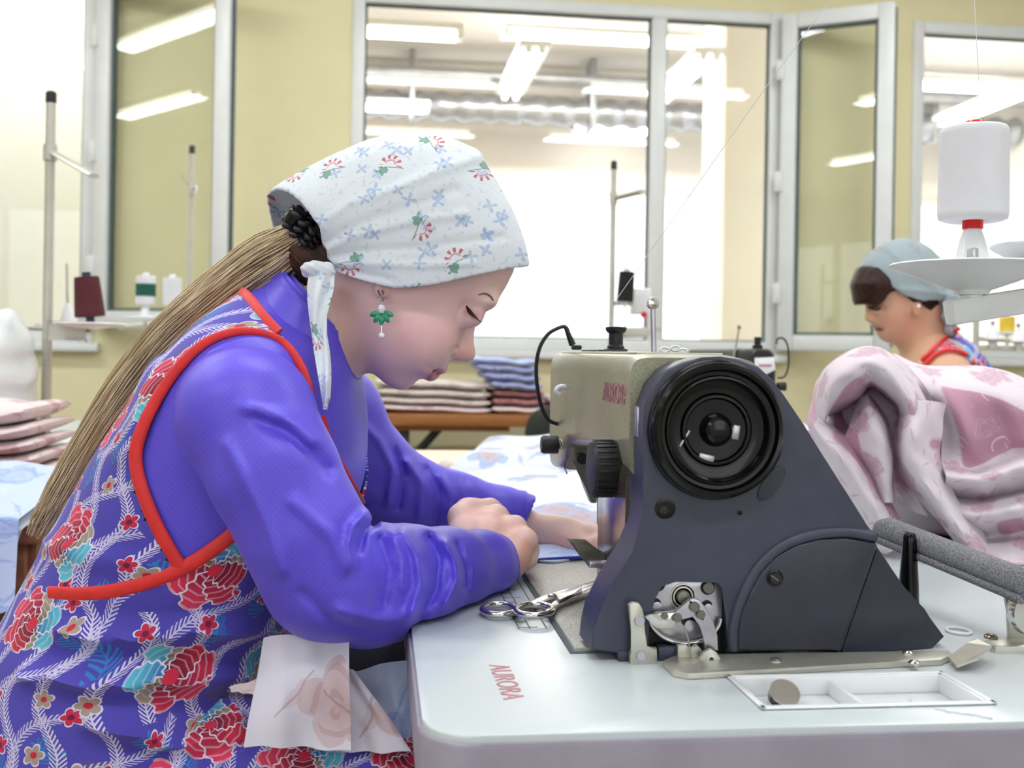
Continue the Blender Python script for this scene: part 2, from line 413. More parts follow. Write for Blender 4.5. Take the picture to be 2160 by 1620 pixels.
def make_apron():
    m, t, b = newmat('apron print'); u, v, _ = xy(t, uvk(t)); uw, vw = warp(t, u, v, 0.012, 14.0)
    n, _ = noise(t, comb(t,u,v), 5.0, 2.0)
    col = mix(t, n, lin((72,62,168)), lin((92,84,190)))
    f3 = fern(t, uw, vw, 0.9, 0.047, 0.012, 60.0, 0.31, 0.006, 0.010, 14.0, 0.56)
    col = mix(t, f3, col, lin((52,128,196)))
    f4 = fern(t, uw, vw, -0.7, 0.061, 0.010, 75.0, 0.77, 0.007, 0.010, 14.0, 0.58)
    col = mix(t, f4, col, lin((98,92,112)))
    f1 = fern(t, uw, vw, 0.25, 0.040, 0.013, 55.0, 0.0, 0.0038, 0.0062, 9.0, 0.38)
    col = mix(t, f1, col, lin((214,206,232)))
    f2 = fern(t, uw, vw, -0.5, 0.056, 0.014, 48.0, 0.53, 0.0040, 0.0060, 10.0, 0.45)
    col = mix(t, f2, col, lin((200,192,226)))
    # little four-petal blossoms
    for sc, r0, ca, cb, sh in ((21.0, 0.17, (196,44,82), (120,22,60), 0.4), (17.0, 0.15, (170,150,140), (196,40,60), 1.7)):
        x, y, r, g = vor(t, uw+sh, vw-sh, sc, 0.9); rr = (x*x+y*y).sqrt(); th = y.atan2(x) + r*6.3
        ed = (((th*2.5).cos().abs())*0.45+0.55)*r0; on = g.gt(0.35)
        col = mix(t, rr.lt(ed*1.18)*on, col, lin((222,214,232)))
        col = mix(t, rr.lt(ed)*on, col, lin(ca)); col = mix(t, rr.lt(r0*0.32)*on, col, lin(cb))
    # the big layered flowers: turquoise lower petals, crimson upper petals, white rim
    x, y, r, g = vor(t, uw, vw, 9.2, 0.65); ang = r*6.3; x, y = rot(x, y, ang)
    def petal(px_, py_, an, L, Wd):
        c, s = math.cos(an), math.sin(an); a = (x-px_)*c+(y-py_)*s; p = (y-py_)*c-(x-px_)*s
        q = (a/L)*1.0; wid = (q*(1.0-q)).max(0.0).sqrt()*2.0*Wd
        wob = (q*26.0).sin()*0.012
        return p.abs()-wid+wob + q.lt(0.0)*1.0 + q.gt(1.0)*1.0, q, p
    for an, L, Wd, base, tip in ((2.6,0.34,0.10,(30,120,170),(92,190,214)), (3.5,0.30,0.11,(34,110,176),(84,182,210)), (4.4,0.27,0.09,(112,104,84),(168,156,140)),
                                 (1.9,0.24,0.07,(30,30,70),(150,140,120)),
                                 (-1.1,0.34,0.10,(140,20,56),(214,50,88)), (-0.35,0.40,0.11,(150,18,52),(222,60,98)), (0.45,0.36,0.11,(150,22,60),(208,44,80)), (1.2,0.28,0.10,(120,18,50),(196,40,66))):
        d, q, p_ = petal(0.0, 0.0, an, L, Wd)
        col = mix(t, d.lt(0.016), col, lin((226,216,232)))
        rib = ((q*34.0)+(p_.abs()*30.0)).sin().gt(0.72)*0.35
        cc = mix(t, q.ss(0.1,0.9), lin(base), lin(tip)); cc = mix(t, rib, cc, lin((236,210,222)))
        col = mix(t, d.lt(0.0), col, cc)
    rr = (x*x+y*y).sqrt(); col = mix(t, rr.lt(0.055), col, lin((206,40,72)))
    t.links.new(col, b.inputs['Base Color']); cloth_finish(t, b, u, v, 0.7, 1500.0, 0.12)
    return m
def make_kerchief(name='kerchief print', base=(236,241,247), a=1.0):
    m, t, b = newmat(name); u, v, _ = xy(t, uvk(t)); uw, vw = warp(t, u, v, 0.004, 60.0)
    n, _ = noise(t, comb(t,u,v), 40.0, 3.0)
    col = mix(t, n, lin(base), lin(tuple(min(255,c+8) for c in base)))
    n2, _ = noise(t, comb(t,uw,vw), 190.0, 1.0); col = mix(t, n2.ss(0.60,0.68)*0.25*a, col, lin((150,190,232)))
    # pale blue sprigs
    for sc, sh in ((36.0, 0.0), (31.0, 0.37)):
        x, y, r, g = vor(t, uw+sh, vw+sh, sc, 0.9); th = y.atan2(x)+r*6.3; rr = (x*x+y*y).sqrt()
        ed = ((th*2.0).sin().abs().pow(2.0)*0.75+0.12)*0.27
        col = mix(t, rr.lt(ed)*g.gt(0.25)*0.45*a, col, lin((128,168,222)))
    # red fan sprigs with green leaf
    x, y, r, g = vor(t, uw, vw, 16.5, 0.75); x, y = rot(x, y, r*6.3); rr = (x*x+y*y).sqrt(); th = y.atan2(x)
    fan = rr.gt(0.105)*rr.lt(0.18)*((th*9.0).sin().gt(0.25))*th.gt(-0.5)*th.lt(2.9)
    col = mix(t, fan*0.85*a, col, lin((206,74,84)))
    fan2 = rr.gt(0.07)*rr.lt(0.095)*th.gt(-0.2)*th.lt(2.6); col = mix(t, fan2*0.7*a, col, lin((220,120,128)))
    lx = (x+0.13); ly = (y+0.08); lf = (lx.abs()*0.75+ly.abs()+((lx*70.0).sin()*0.018)).lt(0.085)
    col = mix(t, lf*0.75*a, col, lin((96,158,128)))
    st = (y+0.05+x*0.25).abs().lt(0.010)*x.abs().lt(0.2); col = mix(t, st*0.6*a, col, lin((88,140,124)))
    t.links.new(col, b.inputs['Base Color']); cloth_finish(t, b, u, v, 0.9, 1300.0, 0.18)
    tl_ = t.nodes.new('ShaderNodeBsdfTranslucent'); ms = t.nodes.new('ShaderNodeMixShader'); ms.inputs[0].default_value = 0.22; t.links.new(col, tl_.inputs[0]); t.links.new(b.outputs[0], ms.inputs[1]); t.links.new(tl_.outputs[0], ms.inputs[2])
    t.links.new(ms.outputs[0], t.nodes['Material Output'].inputs[0])
    return m
def make_print(name, base, blot, blot2, sc=9.0, amt=0.7, cover=0.55, fine=(150,120,120), lines=0.0, band=None, rough=0.88):
    """soft large-flower bed linen print"""
    m, t, b = newmat(name); u, v, _ = xy(t, uvk(t)); uw, vw = warp(t, u, v, 0.03, 16.0)
    n, _ = noise(t, comb(t,u,v), 7.0, 3.0)
    col = mix(t, n, lin(base), lin(tuple(min(255,c+6) for c in base)))
    if band is not None:
        vc_ = t.nodes.new('ShaderNodeVertexColor'); vc_.layer_name = 'Col'; msk = xy(t, vc_.outputs[0])[0].ss(0.35,0.65)
        col = mix(t, msk*band[2], col, lin(band[0]))
        # pale scrolls over the coloured ground
        x, y, r, g = vor(t, uw, vw, 13.0, 0.7); rr = (x*x+y*y).sqrt(); th = y.atan2(x)+r*6.3
        sp = ((rr*40.0)-th*1.0).sin().gt(0.80)*rr.gt(0.10)*rr.lt(0.26)*(th.sin().gt(-0.3)); col = mix(t, sp*msk*0.6, col, lin((236,222,228)))
    x, y, r, g = vor(t, uw, vw, sc, 0.85); rr = (x*x+y*y).sqrt(); th = y.atan2(x)+r*6.3
    ed = ((th*2.5).cos().abs()*0.35+0.65)*0.36
    q = rr/ed
    col = mix(t, q.lt(1.0)*g.gt(1.0-cover)*amt*0.8, col, mix(t, q.ss(0.1,1.0), lin(blot2), lin(blot)))
    pet = ((rr*34.0)+(th*3.0).sin()*1.6).sin().gt(0.55)*q.lt(0.85)*g.gt(1.0-cover); col = mix(t, pet*amt*0.35, col, lin(fine))
    x, y, r, g = vor(t, uw+0.7, vw+0.2, sc*1.9, 0.9); x, y = rot(x, y, r*6.3); lf = ((x*x)*2.0+(y*y)*9.0).sqrt().lt(0.30)*g.gt(0.45)
    col = mix(t, lf*amt*0.5, col, lin(blot)); col = mix(t, (y.abs().lt(0.02)*x.abs().lt(0.4)*g.gt(0.45))*amt*0.5, col, lin(fine))
    if lines: col = mix(t, ((v*420.0).sin().gt(0.7))*lines, col, lin(fine))
    t.links.new(col, b.inputs['Base Color']); cloth_finish(t, b, u, v, rough, 1200.0, 0.10)
    return m
def make_shirt():
    m, t, b = newmat('violet satin'); u, v, _ = xy(t, uvk(t)); n, _ = noise(t, comb(t,u,v), 14.0, 3.0)
    dot = ((u*1150.0).sin()*(v*1150.0).sin()).gt(0.72)
    col = mix(t, n, lin((86,68,206)), lin((104,86,228))); col = mix(t, dot*0.14, col, lin((150,140,240)))
    t.links.new(col, b.inputs['Base Color']); b.inputs['Roughness'].default_value = 0.42; b.inputs['Specular IOR Level'].default_value = 0.45
    b.inputs['Sheen Weight'].default_value = 0.35; b.inputs['Sheen Tint'].default_value = lin((150,150,255))
    h, _ = noise(t, comb(t,u,v), 45.0, 3.0); bump(t, b, h, 0.12, 0.003); return m
def make_skin(name='skin', c=(222,178,164)):
    m, t, b = newmat(name); k = objk(t); a = t.nodes.new('ShaderNodeVertexColor'); a.layer_name = 'Col'
    n, _ = noise(t, k, 55.0, 4.0); mx = t.nodes.new('ShaderNodeMix'); mx.data_type = 'RGBA'; mx.blend_type = 'MULTIPLY'; mx.inputs[0].default_value = 1.0
    t.links.new(a.outputs[0], mx.inputs[6]); t.links.new(mix(t, n, (0.93,0.91,0.91,1), (1.0,1.0,1.0,1)), mx.inputs[7]); t.links.new(mx.outputs[2], b.inputs['Base Color'])
    b.inputs['Roughness'].default_value = 0.48; b.inputs['Subsurface Weight'].default_value = 0.0; b.inputs['Subsurface Radius'].default_value = (0.012,0.005,0.003); b.inputs['Subsurface Scale'].default_value = 0.4
    b.inputs['Specular IOR Level'].default_value = 0.35
    h, _ = noise(t, k, 420.0, 3.0); bump(t, b, h, 0.06, 0.0006); return m
def make_hair(name, a_, b_):
    m, t, b = newmat(name); u, v, _ = xy(t, uvk(t)); n, _ = noise(t, comb(t, u*40.0, v*1.5), 8.0, 3.0)
    t.links.new(mix(t, n.ss(0.3,0.7), lin(a_), lin(b_)), b.inputs['Base Color']); b.inputs['Roughness'].default_value = 0.42; b.inputs['Specular IOR Level'].default_value = 0.3; return m
def make_wood(name, a_, b_, rough=0.45, ax=0):
    m, t, b = newmat(name); k = objk(t); x, y, z = xy(t, k)
    kk = comb(t, x*(1.2 if ax==0 else 22.0), y*(1.2 if ax==1 else 22.0), z*22.0); n, _ = noise(t, kk, 2.6, 4.0, 0.6)
    t.links.new(mix(t, n.ss(0.3,0.7), lin(a_), lin(b_)), b.inputs['Base Color']); b.inputs['Roughness'].default_value = rough; bump(t, b, n, 0.08, 0.001); return m
def make_glass(name, tint=(0.985,0.995,0.985)):
    m = bpy.data.materials.new(name); m.use_nodes = True; t = m.node_tree; t.nodes.clear(); MATS[name] = m
    o = t.nodes.new('ShaderNodeOutputMaterial'); tr = t.nodes.new('ShaderNodeBsdfTransparent'); tr.inputs[0].default_value = tint+(1,)
    g = t.nodes.new('ShaderNodeBsdfGlossy'); g.inputs['Roughness'].default_value = 0.01; fr = t.nodes.new('ShaderNodeFresnel'); ge = t.nodes.new('ShaderNodeNewGeometry'); t.links.new((E(t,ge.outputs['Backfacing'])*(1/1.52-1.52)+1.52).k, fr.inputs[0])
    mx = t.nodes.new('ShaderNodeMixShader'); ad = t.nodes.new('ShaderNodeMath'); ad.operation = 'MULTIPLY'; ad.inputs[1].default_value = 1.0
    t.links.new(fr.outputs[0], ad.inputs[0]); t.links.new(ad.outputs[0], mx.inputs[0])
    t.links.new(tr.outputs[0], mx.inputs[1]); t.links.new(g.outputs[0], mx.inputs[2]); t.links.new(mx.outputs[0], o.inputs[0]); return m
def make_speckle(name, a_, b_, sc=900.0, rough=0.45, metal=0.0, thr=(0.45,0.6), bm_=0.25):
    m, t, b = newmat(name); k = objk(t); n, _ = noise(t, k, sc, 2.0, 0.7)
    t.links.new(mix(t, n.ss(*thr), lin(a_), lin(b_)), b.inputs['Base Color']); b.inputs['Roughness'].default_value = rough; b.inputs['Metallic'].default_value = metal
    bump(t, b, n, bm_, 0.0006); return m
def emission(name, col, st):
    m = bpy.data.materials.new(name); m.use_nodes = True; t = m.node_tree; b = t.nodes['Principled BSDF']; MATS[name] = m
    b.inputs['Base Color'].default_value = (0.9,0.9,0.9,1); b.inputs['Emission Color'].default_value = col; b.inputs['Emission Strength'].default_value = st; return m
M_wall = plain('yellow wall paint', (228,220,178), 0.85, var=0.02, vs=3.0, bmp=0.05, bs=260.0, spec=0.2)
M_white = plain('white wall paint', (232,230,224), 0.85, var=0.015, vs=2.0, spec=0.2)
M_hall = plain('pale hall plaster', (243,237,229), 0.85, var=0.02, vs=1.5, spec=0.2)
M_ceil = plain('white ceiling', (236,234,230), 0.9, var=0.01, spec=0.1)
M_floor = plain('grey linoleum', (150,140,126), 0.5, var=0.06, vs=6.0)
M_upvc = plain('white window plastic', (222,224,222), 0.35, var=0.015, vs=12.0)
M_seal = plain('grey rubber seal', (84,96,96), 0.7)
M_glass = make_glass('window glass'); M_duct = plain('galvanised duct', (176,178,182), 0.35, metal=0.7, var=0.08, vs=9.0)
M_tube = emission('fluorescent tube', (1.0,0.985,0.95,1), 9.0); M_lampbody = plain('white lamp body', (235,235,232), 0.4, var=0.01)
M_top = plain('white laminate top', (204,212,214), 0.28, var=0.012, vs=6.0, spec=0.5); M_edge = plain('grey edge band', (160,154,170), 0.45, var=0.04, vs=25.0)
M_dark = plain('charcoal plastic', (62,64,82), 0.38, var=0.05, vs=50.0, bmp=0.05, bs=900.0); M_dark2 = plain('dark cover plastic', (46,49,62), 0.36, var=0.05, vs=50.0, bmp=0.05, bs=900.0)
M_black = plain('gloss black plastic', (8,8,11), 0.16, var=0.02, spec=0.4); M_matblk = plain('matte black plastic', (22,22,26), 0.45, var=0.05)
M_arm = make_speckle('greenish grey enamel', (140,138,116), (158,156,134), 420.0, 0.32, 0.15, bm_=0.10); M_plate = make_speckle('speckled grey bed', (142,140,134), (190,188,180), 800.0, 0.4, 0.1)
M_steel = plain('bright steel', (214,212,210), 0.18, metal=1.0, var=0.03); M_nickel = plain('nickel plate', (196,194,204), 0.3, metal=0.85, var=0.04); M_satin = plain('satin steel sheet', (206,204,192), 0.34, metal=0.7, var=0.05)
M_cast = plain('grey cast metal', (122,122,112), 0.35, metal=0.5, var=0.06); M_bronze = plain('brown mirrored panel', (140,126,112), 0.16, metal=0.75, var=0.04)
M_whitep = plain('white plastic', (236,238,240), 0.3, var=0.01); M_red = plain('red plastic', (214,30,34), 0.25, var=0.03); M_felt = make_speckle('grey felt', (88,88,92), (142,142,146), 700.0, 0.95, 0.0, (0.35,0.65), 0.6)
M_thread = plain('white thread', (228,228,234), 0.8, var=0.008, vs=40.0); M_logo = plain('red lettering', (198,128,140), 0.5, var=0.1); M_ink = plain('grey ruler ink', (120,124,126), 0.6)
M_cone = None
M_trim = plain('red binding', (226,36,34), 0.5, var=0.05, vs=80.0, sheen=0.2); M_apron = make_apron(); M_ker = make_kerchief(); M_ker2 = make_kerchief('grey kerchief print', (170,184,188), 0.5); M_shirt = make_shirt()
M_skin = make_skin(); M_hair = make_hair('ash blonde hair', (168,140,104), (238,220,188)); M_brown = make_hair('dark brown hair', (34,18,12), (84,48,32)); M_lash = plain('dark lashes', (44,30,28), 0.6)
M_rose = make_print('rose print', (212,208,222), (200,172,176), (186,146,146), 9.5, 0.85, 0.6, (150,112,106)); M_blueprint = make_print('pale blue print', (188,202,234), (150,172,226), (176,190,234), 8.0, 0.9, 0.7, (120,140,200))
M_bedlinen = make_print('white linen print', (212,218,228), (150,178,226), (196,160,160), 7.0, 0.95, 0.7, (168,150,150)); M_pink = make_print('pink damask', (216,204,212), (202,166,182), (192,148,166), 17.0, 0.8, 0.6, (168,116,138), 0.0, ((186,134,156), 5.5, 0.9))
M_pinkfold = make_print('pink fold print', (226,208,208), (196,150,156), (186,130,140), 12.0, 0.8, 0.6, (160,90,104)); M_beige = make_print('beige fold print', (214,202,192), (186,162,158), (196,176,168), 14.0, 0.8, 0.6, (150,124,120)); M_burg = make_print('burgundy fold print', (170,110,110), (120,44,56), (206,170,164), 16.0, 0.95, 0.7, (110,34,46)); M_bluefold = make_print('blue fold print', (160,166,206), (104,110,186), (206,204,200), 15.0, 0.9, 0.7, (84,88,160))
M_brownwood = make_wood('brown wood edge', (150,92,44), (176,116,62)); M_creamwood = make_wood('cream board', (236,208,168), (246,222,186), 0.4)
# ------------------------------------------------------------------ the room
YW, WT = 4.70, 0.16                       # back wall face and thickness
XL, XR, YF, ZC = -6.3, 3.4, -2.2, 3.05
box('floor', (XL-0.2,YF-0.2,-0.06), (XR+0.2,9.4,0), M_floor, bev=0, kind='structure')
box('ceiling', (XL-0.2,YF-0.2,ZC), (XR+0.2,YW+WT,ZC+0.08), M_ceil, bev=0, kind='structure')
box('wall_left', (XL-0.12,YF,0), (XL,YW,ZC), M_wall, bev=0, kind='structure')
box('wall_right', (XR,YF,0), (XR+0.12,YW,ZC), M_white, bev=0, kind='structure')
FILL_WINDOWS = [(-4.6,-3.0),(-2.3,-0.5),(0.4,2.2)]                # unseen windows added behind the camera for daylight from the front
bm = bmesh.new(); xs_ = [XL]+[v for p_ in FILL_WINDOWS for v in p_]+[XR]
for a_, b_ in zip(xs_[::2],xs_[1::2]): bm_box(bm, (a_,YF-0.12,0.85), (b_,YF,2.45))
bm_box(bm, (XL,YF-0.12,0), (XR,YF,0.85)); bm_box(bm, (XL,YF-0.12,2.45), (XR,YF,ZC)); from_bm('wall_front', bm, M_white, None, False, kind='structure')
for k_, (a_, b_) in enumerate(FILL_WINDOWS):
    r_ = empty('window_%d' % (k_+4), ((a_+b_)/2,YF,0.85), kind='structure')  # added as daylight fill, outside the view
    for lo, hi in (((a_,YF-0.08,0.85),(a_+0.05,YF,2.45)),((b_-0.05,YF-0.08,0.85),(b_,YF,2.45)),(((a_+b_)/2-0.03,YF-0.08,0.9),((a_+b_)/2+0.03,YF,2.4)),((a_,YF-0.08,0.85),(b_,YF,0.90)),((a_,YF-0.08,2.40),(b_,YF,2.45))): box('window_bar', lo, hi, M_upvc, r_, bev=0.004)
    box('pane', (a_+0.05,YF-0.05,0.9), (b_-0.05,YF-0.044,2.4), M_glass, r_, bev=0)
def wx(px, py=400): return Q(px, py, y=YW).x
def wz(py, px=1200): return Q(px, py, y=YW).z
ZS = wz(741, 1200); ZT = wz(-6, 790)             # window bottom and top
ZT = 2.55
W1 = (-2.45, wx(203,300)); W2 = (wx(742,200), wx(1646,300)); W3 = (wx(1922,300), XR-0.2)
bm = bmesh.new()
for lo, hi in (((XL,YW,0),(XR,YW+WT,ZS)), ((XL,YW,ZT),(XR,YW+WT,ZC)), ((XL,YW,ZS),(W1[0],YW+WT,ZT)), ((W1[1],YW,ZS),(W2[0],YW+WT,ZT)), ((W2[1],YW,ZS),(W3[0],YW+WT,ZT)), ((W3[1],YW,ZS),(XR,YW+WT,ZT))):
    bm_box(bm, lo, hi)
from_bm('wall_back', bm, M_wall, None, False, kind='structure')
FW = 0.052                                       # frame profile width
def bar(name, x0, x1, z0, z1, parent, y0=YW-0.012, y1=YW+0.06, mat=None): return box(name, (x0,y0,z0), (x1,y1,z1), mat or M_upvc, parent, bev=0.005)
def window(n, x0, x1, mull, sill=True):
    r = empty('window_%d' % n, ((x0+x1)/2, YW, ZS), kind='structure')
    bar('jamb', x0, x0+FW, ZS, ZT, r); bar('jamb', x1-FW, x1, ZS, ZT, r); bar('head_rail', x0+FW, x1-FW, ZT-FW, ZT, r); bar('bottom_rail', x0+FW, x1-FW, ZS, ZS+FW*1.05, r)
    xs = [x0+FW] + [v for m_ in mull for v in (m_-0.033, m_+0.033)] + [x1-FW]
    for m_ in mull: bar('mullion', m_-0.033, m_+0.033, ZS+FW, ZT-FW, r)
    for a, b_ in zip(xs[::2], xs[1::2]):
        bm = bmesh.new(); g = 0.010                # dark rubber seal round the pane
        for lo, hi in (((a,YW+0.018,ZS+FW),(a+g,YW+0.03,ZT-FW)), ((b_-g,YW+0.018,ZS+FW),(b_,YW+0.03,ZT-FW)), ((a+g,YW+0.018,ZT-FW-g),(b_-g,YW+0.03,ZT-FW)), ((a+g,YW+0.018,ZS+FW),(b_-g,YW+0.03,ZS+FW+g))): bm_box(bm, lo, hi)
        from_bm('seal', bm, M_seal, r, False); box('pane', (a+g*0.5,YW+0.021,ZS+FW), (b_-g*0.5,YW+0.027,ZT-FW), M_glass, r, bev=0)
    if sill: box('window_sill', (x0-0.03,YW-0.05,ZS-0.035), (x1+0.03,YW+0.02,ZS), M_upvc, r, bev=0.006)
    return r
def wxa(px, py): return wx(px,py)
w1 = window(1, W1[0], W1[1], []); w2 = window(2, W2[0], W2[1], [wx(1387,300)]); w3 = window(3, W3[0], W3[1], [])
def sash(parent, hx, side, ang, width, z0, z1):
    """an opened casement: hinge line at (hx, YW-0.03); swings towards the room"""
    M = Matrix.Translation((hx, YW-0.035, 0)) @ Matrix.Rotation(ang, 4, 'Z'); f = 0.068
    r = bpy.data.objects.new('sash', None); COL.objects.link(r); r.parent = parent; r.location = Vector((hx,YW-0.035,z0))-origin_of(parent)
    def b_(n, lo, hi, m, bev=0.006): return box(n, lo, hi, m, r, bev=bev, M=M)
    b_('stile', (0,-0.03,z0), (f,0.03,z1), M_upvc); b_('stile', (width-f,-0.03,z0), (width,0.03,z1), M_upvc)
    b_('rail', (f,-0.03,z0), (width-f,0.03,z0+f), M_upvc); b_('rail', (f,-0.03,z1-f), (width-f,0.03,z1), M_upvc)
    bm = bmesh.new(); g = 0.012
    for lo, hi in (((f,-0.012,z0+f),(f+g,0.012,z1-f)), ((width-f-g,-0.012,z0+f),(width-f,0.012,z1-f)), ((f,-0.012,z0+f),(width-f,0.012,z0+f+g)), ((f,-0.012,z1-f-g),(width-f,0.012,z1-f))): bm_box(bm, lo, hi, M=M)
    from_bm('seal', bm, M_seal, r, False); b_('pane', (f+g*0.5,-0.003,z0+f), (width-f-g*0.5,0.003,z1-f), M_glass, 0)
    b_('edge_strip', (width-0.002,-0.012,z0+0.02), (width+0.006,0.012,z1-0.02), M_seal, 0.001)
    for hz in (z0+0.25, (z0+z1)/2, z1-0.25): b_('hinge', (-0.02,-0.042,hz-0.045), (0.014,-0.026,hz+0.045), M_upvc, 0.004)
sash(w2, wx(1642,300), 1, math.radians(-32), 0.475, ZS+0.02, ZT-0.02)
sash(w1, wx(212,300), 1, math.radians(-25), 0.63, ZS+0.065, ZT-0.02)
def luminaire(x, y, z, along, L=1.25, label='', power=None, wide=0.16):
    r = empty('ceiling_lamp', (x,y,z), label, 'ceiling lamp', 'fluorescent ceiling lamps')
    def sz(l, wd): return (l/2, wd/2) if along == 'x' else (wd/2, l/2)
    a, b_ = sz(L, wide); box('lamp_body', (x-a,y-b_,z-0.035), (x+a,y+b_,z), M_lampbody, r, bev=0.008)
    for o in (-0.04, 0.04):
        c = Vector((x,y+o,z-0.055)) if along == 'x' else Vector((x+o,y,z-0.055)); d = Vector((1,0,0)) if along == 'x' else Vector((0,1,0))
        tube('fluorescent_tube', [c-d*(L/2-0.03), c+d*(L/2-0.03)], 0.017, M_tube, r, seg=10)
        for s in (-1,1): box('lamp_holder', c+d*(s*(L/2-0.022))-Vector((0.02,0.02,0.02)), c+d*(s*(L/2-0.022))+Vector((0.02,0.02,0.03)), M_lampbody, r, bev=0.004)
    if power:
        ld = bpy.data.lights.new('lamp_light','AREA'); ld.shape = 'RECTANGLE'; ld.size = L; ld.size_y = wide; ld.energy = power; ld.color = (0.92,0.965,1.0)
        lo = bpy.data.objects.new('lamp_light', ld); COL.objects.link(lo); lo.parent = r; lo.location = (0,0,-0.085)
        if along == 'y': lo.rotation_euler = (0,0,math.pi/2)
    return r
rows = [(-3.03,3.29,'mirrored upper in the left window sash'), (-5.05,2.25,'mirrored lower in the left window sash'), (-4.2,-0.3,'in the far left corner of the room'), (-1.7,3.3,'above the far left window'), (0.2,3.3,'over the cutting table'), (2.1,3.3,'above the second seamstress'), (-1.7,1.5,'over the left worktable'), (0.2,1.5,'over the front sewing table'), (2.1,1.5,'over the right worktable'),
        (-1.7,-0.4,'near the left window of the front wall'), (0.2,-0.4,'near the middle of the front wall'), (2.1,-0.4,'near the right window of the front wall')]  # row behind the camera, added to fill light from the front
for x, y, d in rows: luminaire(x, y, ZC, 'x', 1.25, 'white twin-tube fluorescent ceiling lamp '+d, LAMP_POWER)
# ------------------------------------------------------------------ the bright hall behind the windows
HY, HZ = 9.2, 3.3
hx0, hx1 = -3.4, 5.2
zl = Q(1200,402,y=HY).z
bm = bmesh.new()
for lo, hi in (((hx0,HY,0),(hx1,HY+0.1,0.35)), ((hx0,HY,zl),(hx1,HY+0.1,HZ))): bm_box(bm, lo, hi)
for x in (hx0, hx1-0.1): bm_box(bm, (x,HY,0.35), (x+0.1,HY+0.1,zl))
from_bm('wall_hall_far', bm, M_hall, None, False, kind='structure')
box('wall_hall_left', (hx0-0.1,YW+WT,0), (hx0,HY,HZ), M_hall, bev=0, kind='structure'); box('wall_hall_right', (hx1,YW+WT,0), (hx1+0.1,HY,HZ), M_hall, bev=0, kind='structure')
box('ceiling_hall', (hx0,YW+WT,HZ), (hx1,HY,HZ+0.08), M_hall, bev=0, kind='structure')
box('wall_hall_top', (hx0,YW+WT,ZC), (hx1,YW+WT+0.05,HZ), M_hall, bev=0, kind='structure')
pxl = Q(1528,300,y=6.3).x; box('wall_hall_pier', (pxl,6.3,0), (pxl+0.42,6.75,HZ), M_hall, bev=0.01, kind='structure')
box('trim_1', (hx0,HY-0.05,zl-0.03), (hx1,HY,zl+0.02), M_hall, bev=0.006, kind='structure')
box('wall_hall_left_pier', (-2.45,5.6,0), (wx(215,300)-0.02,5.75,HZ), M_white, bev=0, kind='structure')
# corrugated duct and pipe high on the far side
dz = Q(1150,235,y=8.4).z
dt = empty('ventilation_duct', (0.5,8.4,dz), 'silvery corrugated duct running high across the bright hall', 'duct')
pts = []; rr = []
for i in range(0,181):
    pts.append((hx0+0.05+i*(hx1-hx0-0.1)/180, 8.4, dz)); rr.append(0.105+0.012*(1 if i%4<2 else -1))
tube('duct_hose', pts, rr, M_duct, dt, seg=16, sharp=30)
for k in range(6): box('duct_strap', (hx0+0.8+k*1.4,8.28,dz-0.13), (hx0+0.84+k*1.4,8.52,HZ), M_duct, dt, bev=0.003)
tube('service_pipe', [(hx0,8.15,dz+0.19),(hx1,8.15,dz+0.19)], 0.045, M_duct, None, seg=12, label='thin grey service pipe above the corrugated duct in the hall', cat='pipe')
box('beam', (hx0,8.6,HZ-0.16), (hx1,8.9,HZ), M_hall, bev=0.01, label='pale ceiling beam over the duct in the bright hall', cat='beam')
def hall_lamp(px, py, y, along, L, d):
    p = Q(px,py,y=y); 
    luminaire(p.x, p.y, p.z+0.055, along, L, 'white fluorescent lamp in the hall '+d, None, 0.2)
hall_lamp(1290,85,6.9,'x',1.42,'spanning both panes of the middle window'); hall_lamp(1100,160,7.1,'y',1.3,'pointing away in the middle window'); hall_lamp(1440,170,6.9,'y',1.2,'behind the mullion of the middle window')
hall_lamp(800,70,6.2,'x',0.95,'at the upper left of the middle window'); hall_lamp(790,228,8.0,'x',0.8,'beside the duct at the left of the middle window'); hall_lamp(1290,276,8.8,'x',0.7,'low beneath the duct in the middle window')
hall_lamp(2120,190,6.4,'x',1.3,'high in the right window'); hall_lamp(2090,225,6.9,'y',1.2,'pointing away in the right window')
luminaire(-1.6, 5.22, 2.95, 'x', 1.2, 'white fluorescent lamp in the hall close behind the left window', 16, 0.2)  # lamp added to light the pier behind the left window
for x, y in ((-1.6,6.9),(0.9,7.0),(3.4,6.9)):
    ld = bpy.data.lights.new('hall_light','AREA'); ld.shape = 'RECTANGLE'; ld.size = 1.6; ld.size_y = 0.3; ld.energy = 110; ld.color = (1,0.98,0.96)
    lo = bpy.data.objects.new('hall_light', ld); COL.objects.link(lo); lo.location = (x,y,HZ-0.14)
# ------------------------------------------------------------------ the front sewing table
TZ = 0.76
def table_leg_frame(parent, x0, x1, y0, y1, zt, mat, r=0.02):
    for x in (x0,x1):
        for y in (y0,y1): box('leg', (x-r,y-r,0.02), (x+r,y+r,zt), mat, parent, bev=0.004)
    for y in (y0,y1): box('foot', (x0-0.06,y-0.025,0.0), (x1+0.06,y+0.025,0.03), mat, parent, bev=0.004)
    box('stretcher', (x0,(y0+y1)/2-0.02,0.18), (x1,(y0+y1)/2+0.02,0.22), mat, parent, bev=0.003)
def rounded_rect(x0,y0,x1,y1,r,z,n=6):
    out = []
    for cx,cy,a0 in ((x0+r,y0+r,math.pi),(x1-r,y0+r,1.5*math.pi),(x1-r,y1-r,0),(x0+r,y1-r,0.5*math.pi)):
        for i in range(n+1):
            a = a0+0.5*math.pi*i/n; out.append((cx+r*math.cos(a),cy+r*math.sin(a),z))
    return out
tx0, ty0, tx1, ty1 = 0.031, 0.705, 0.70, 1.93
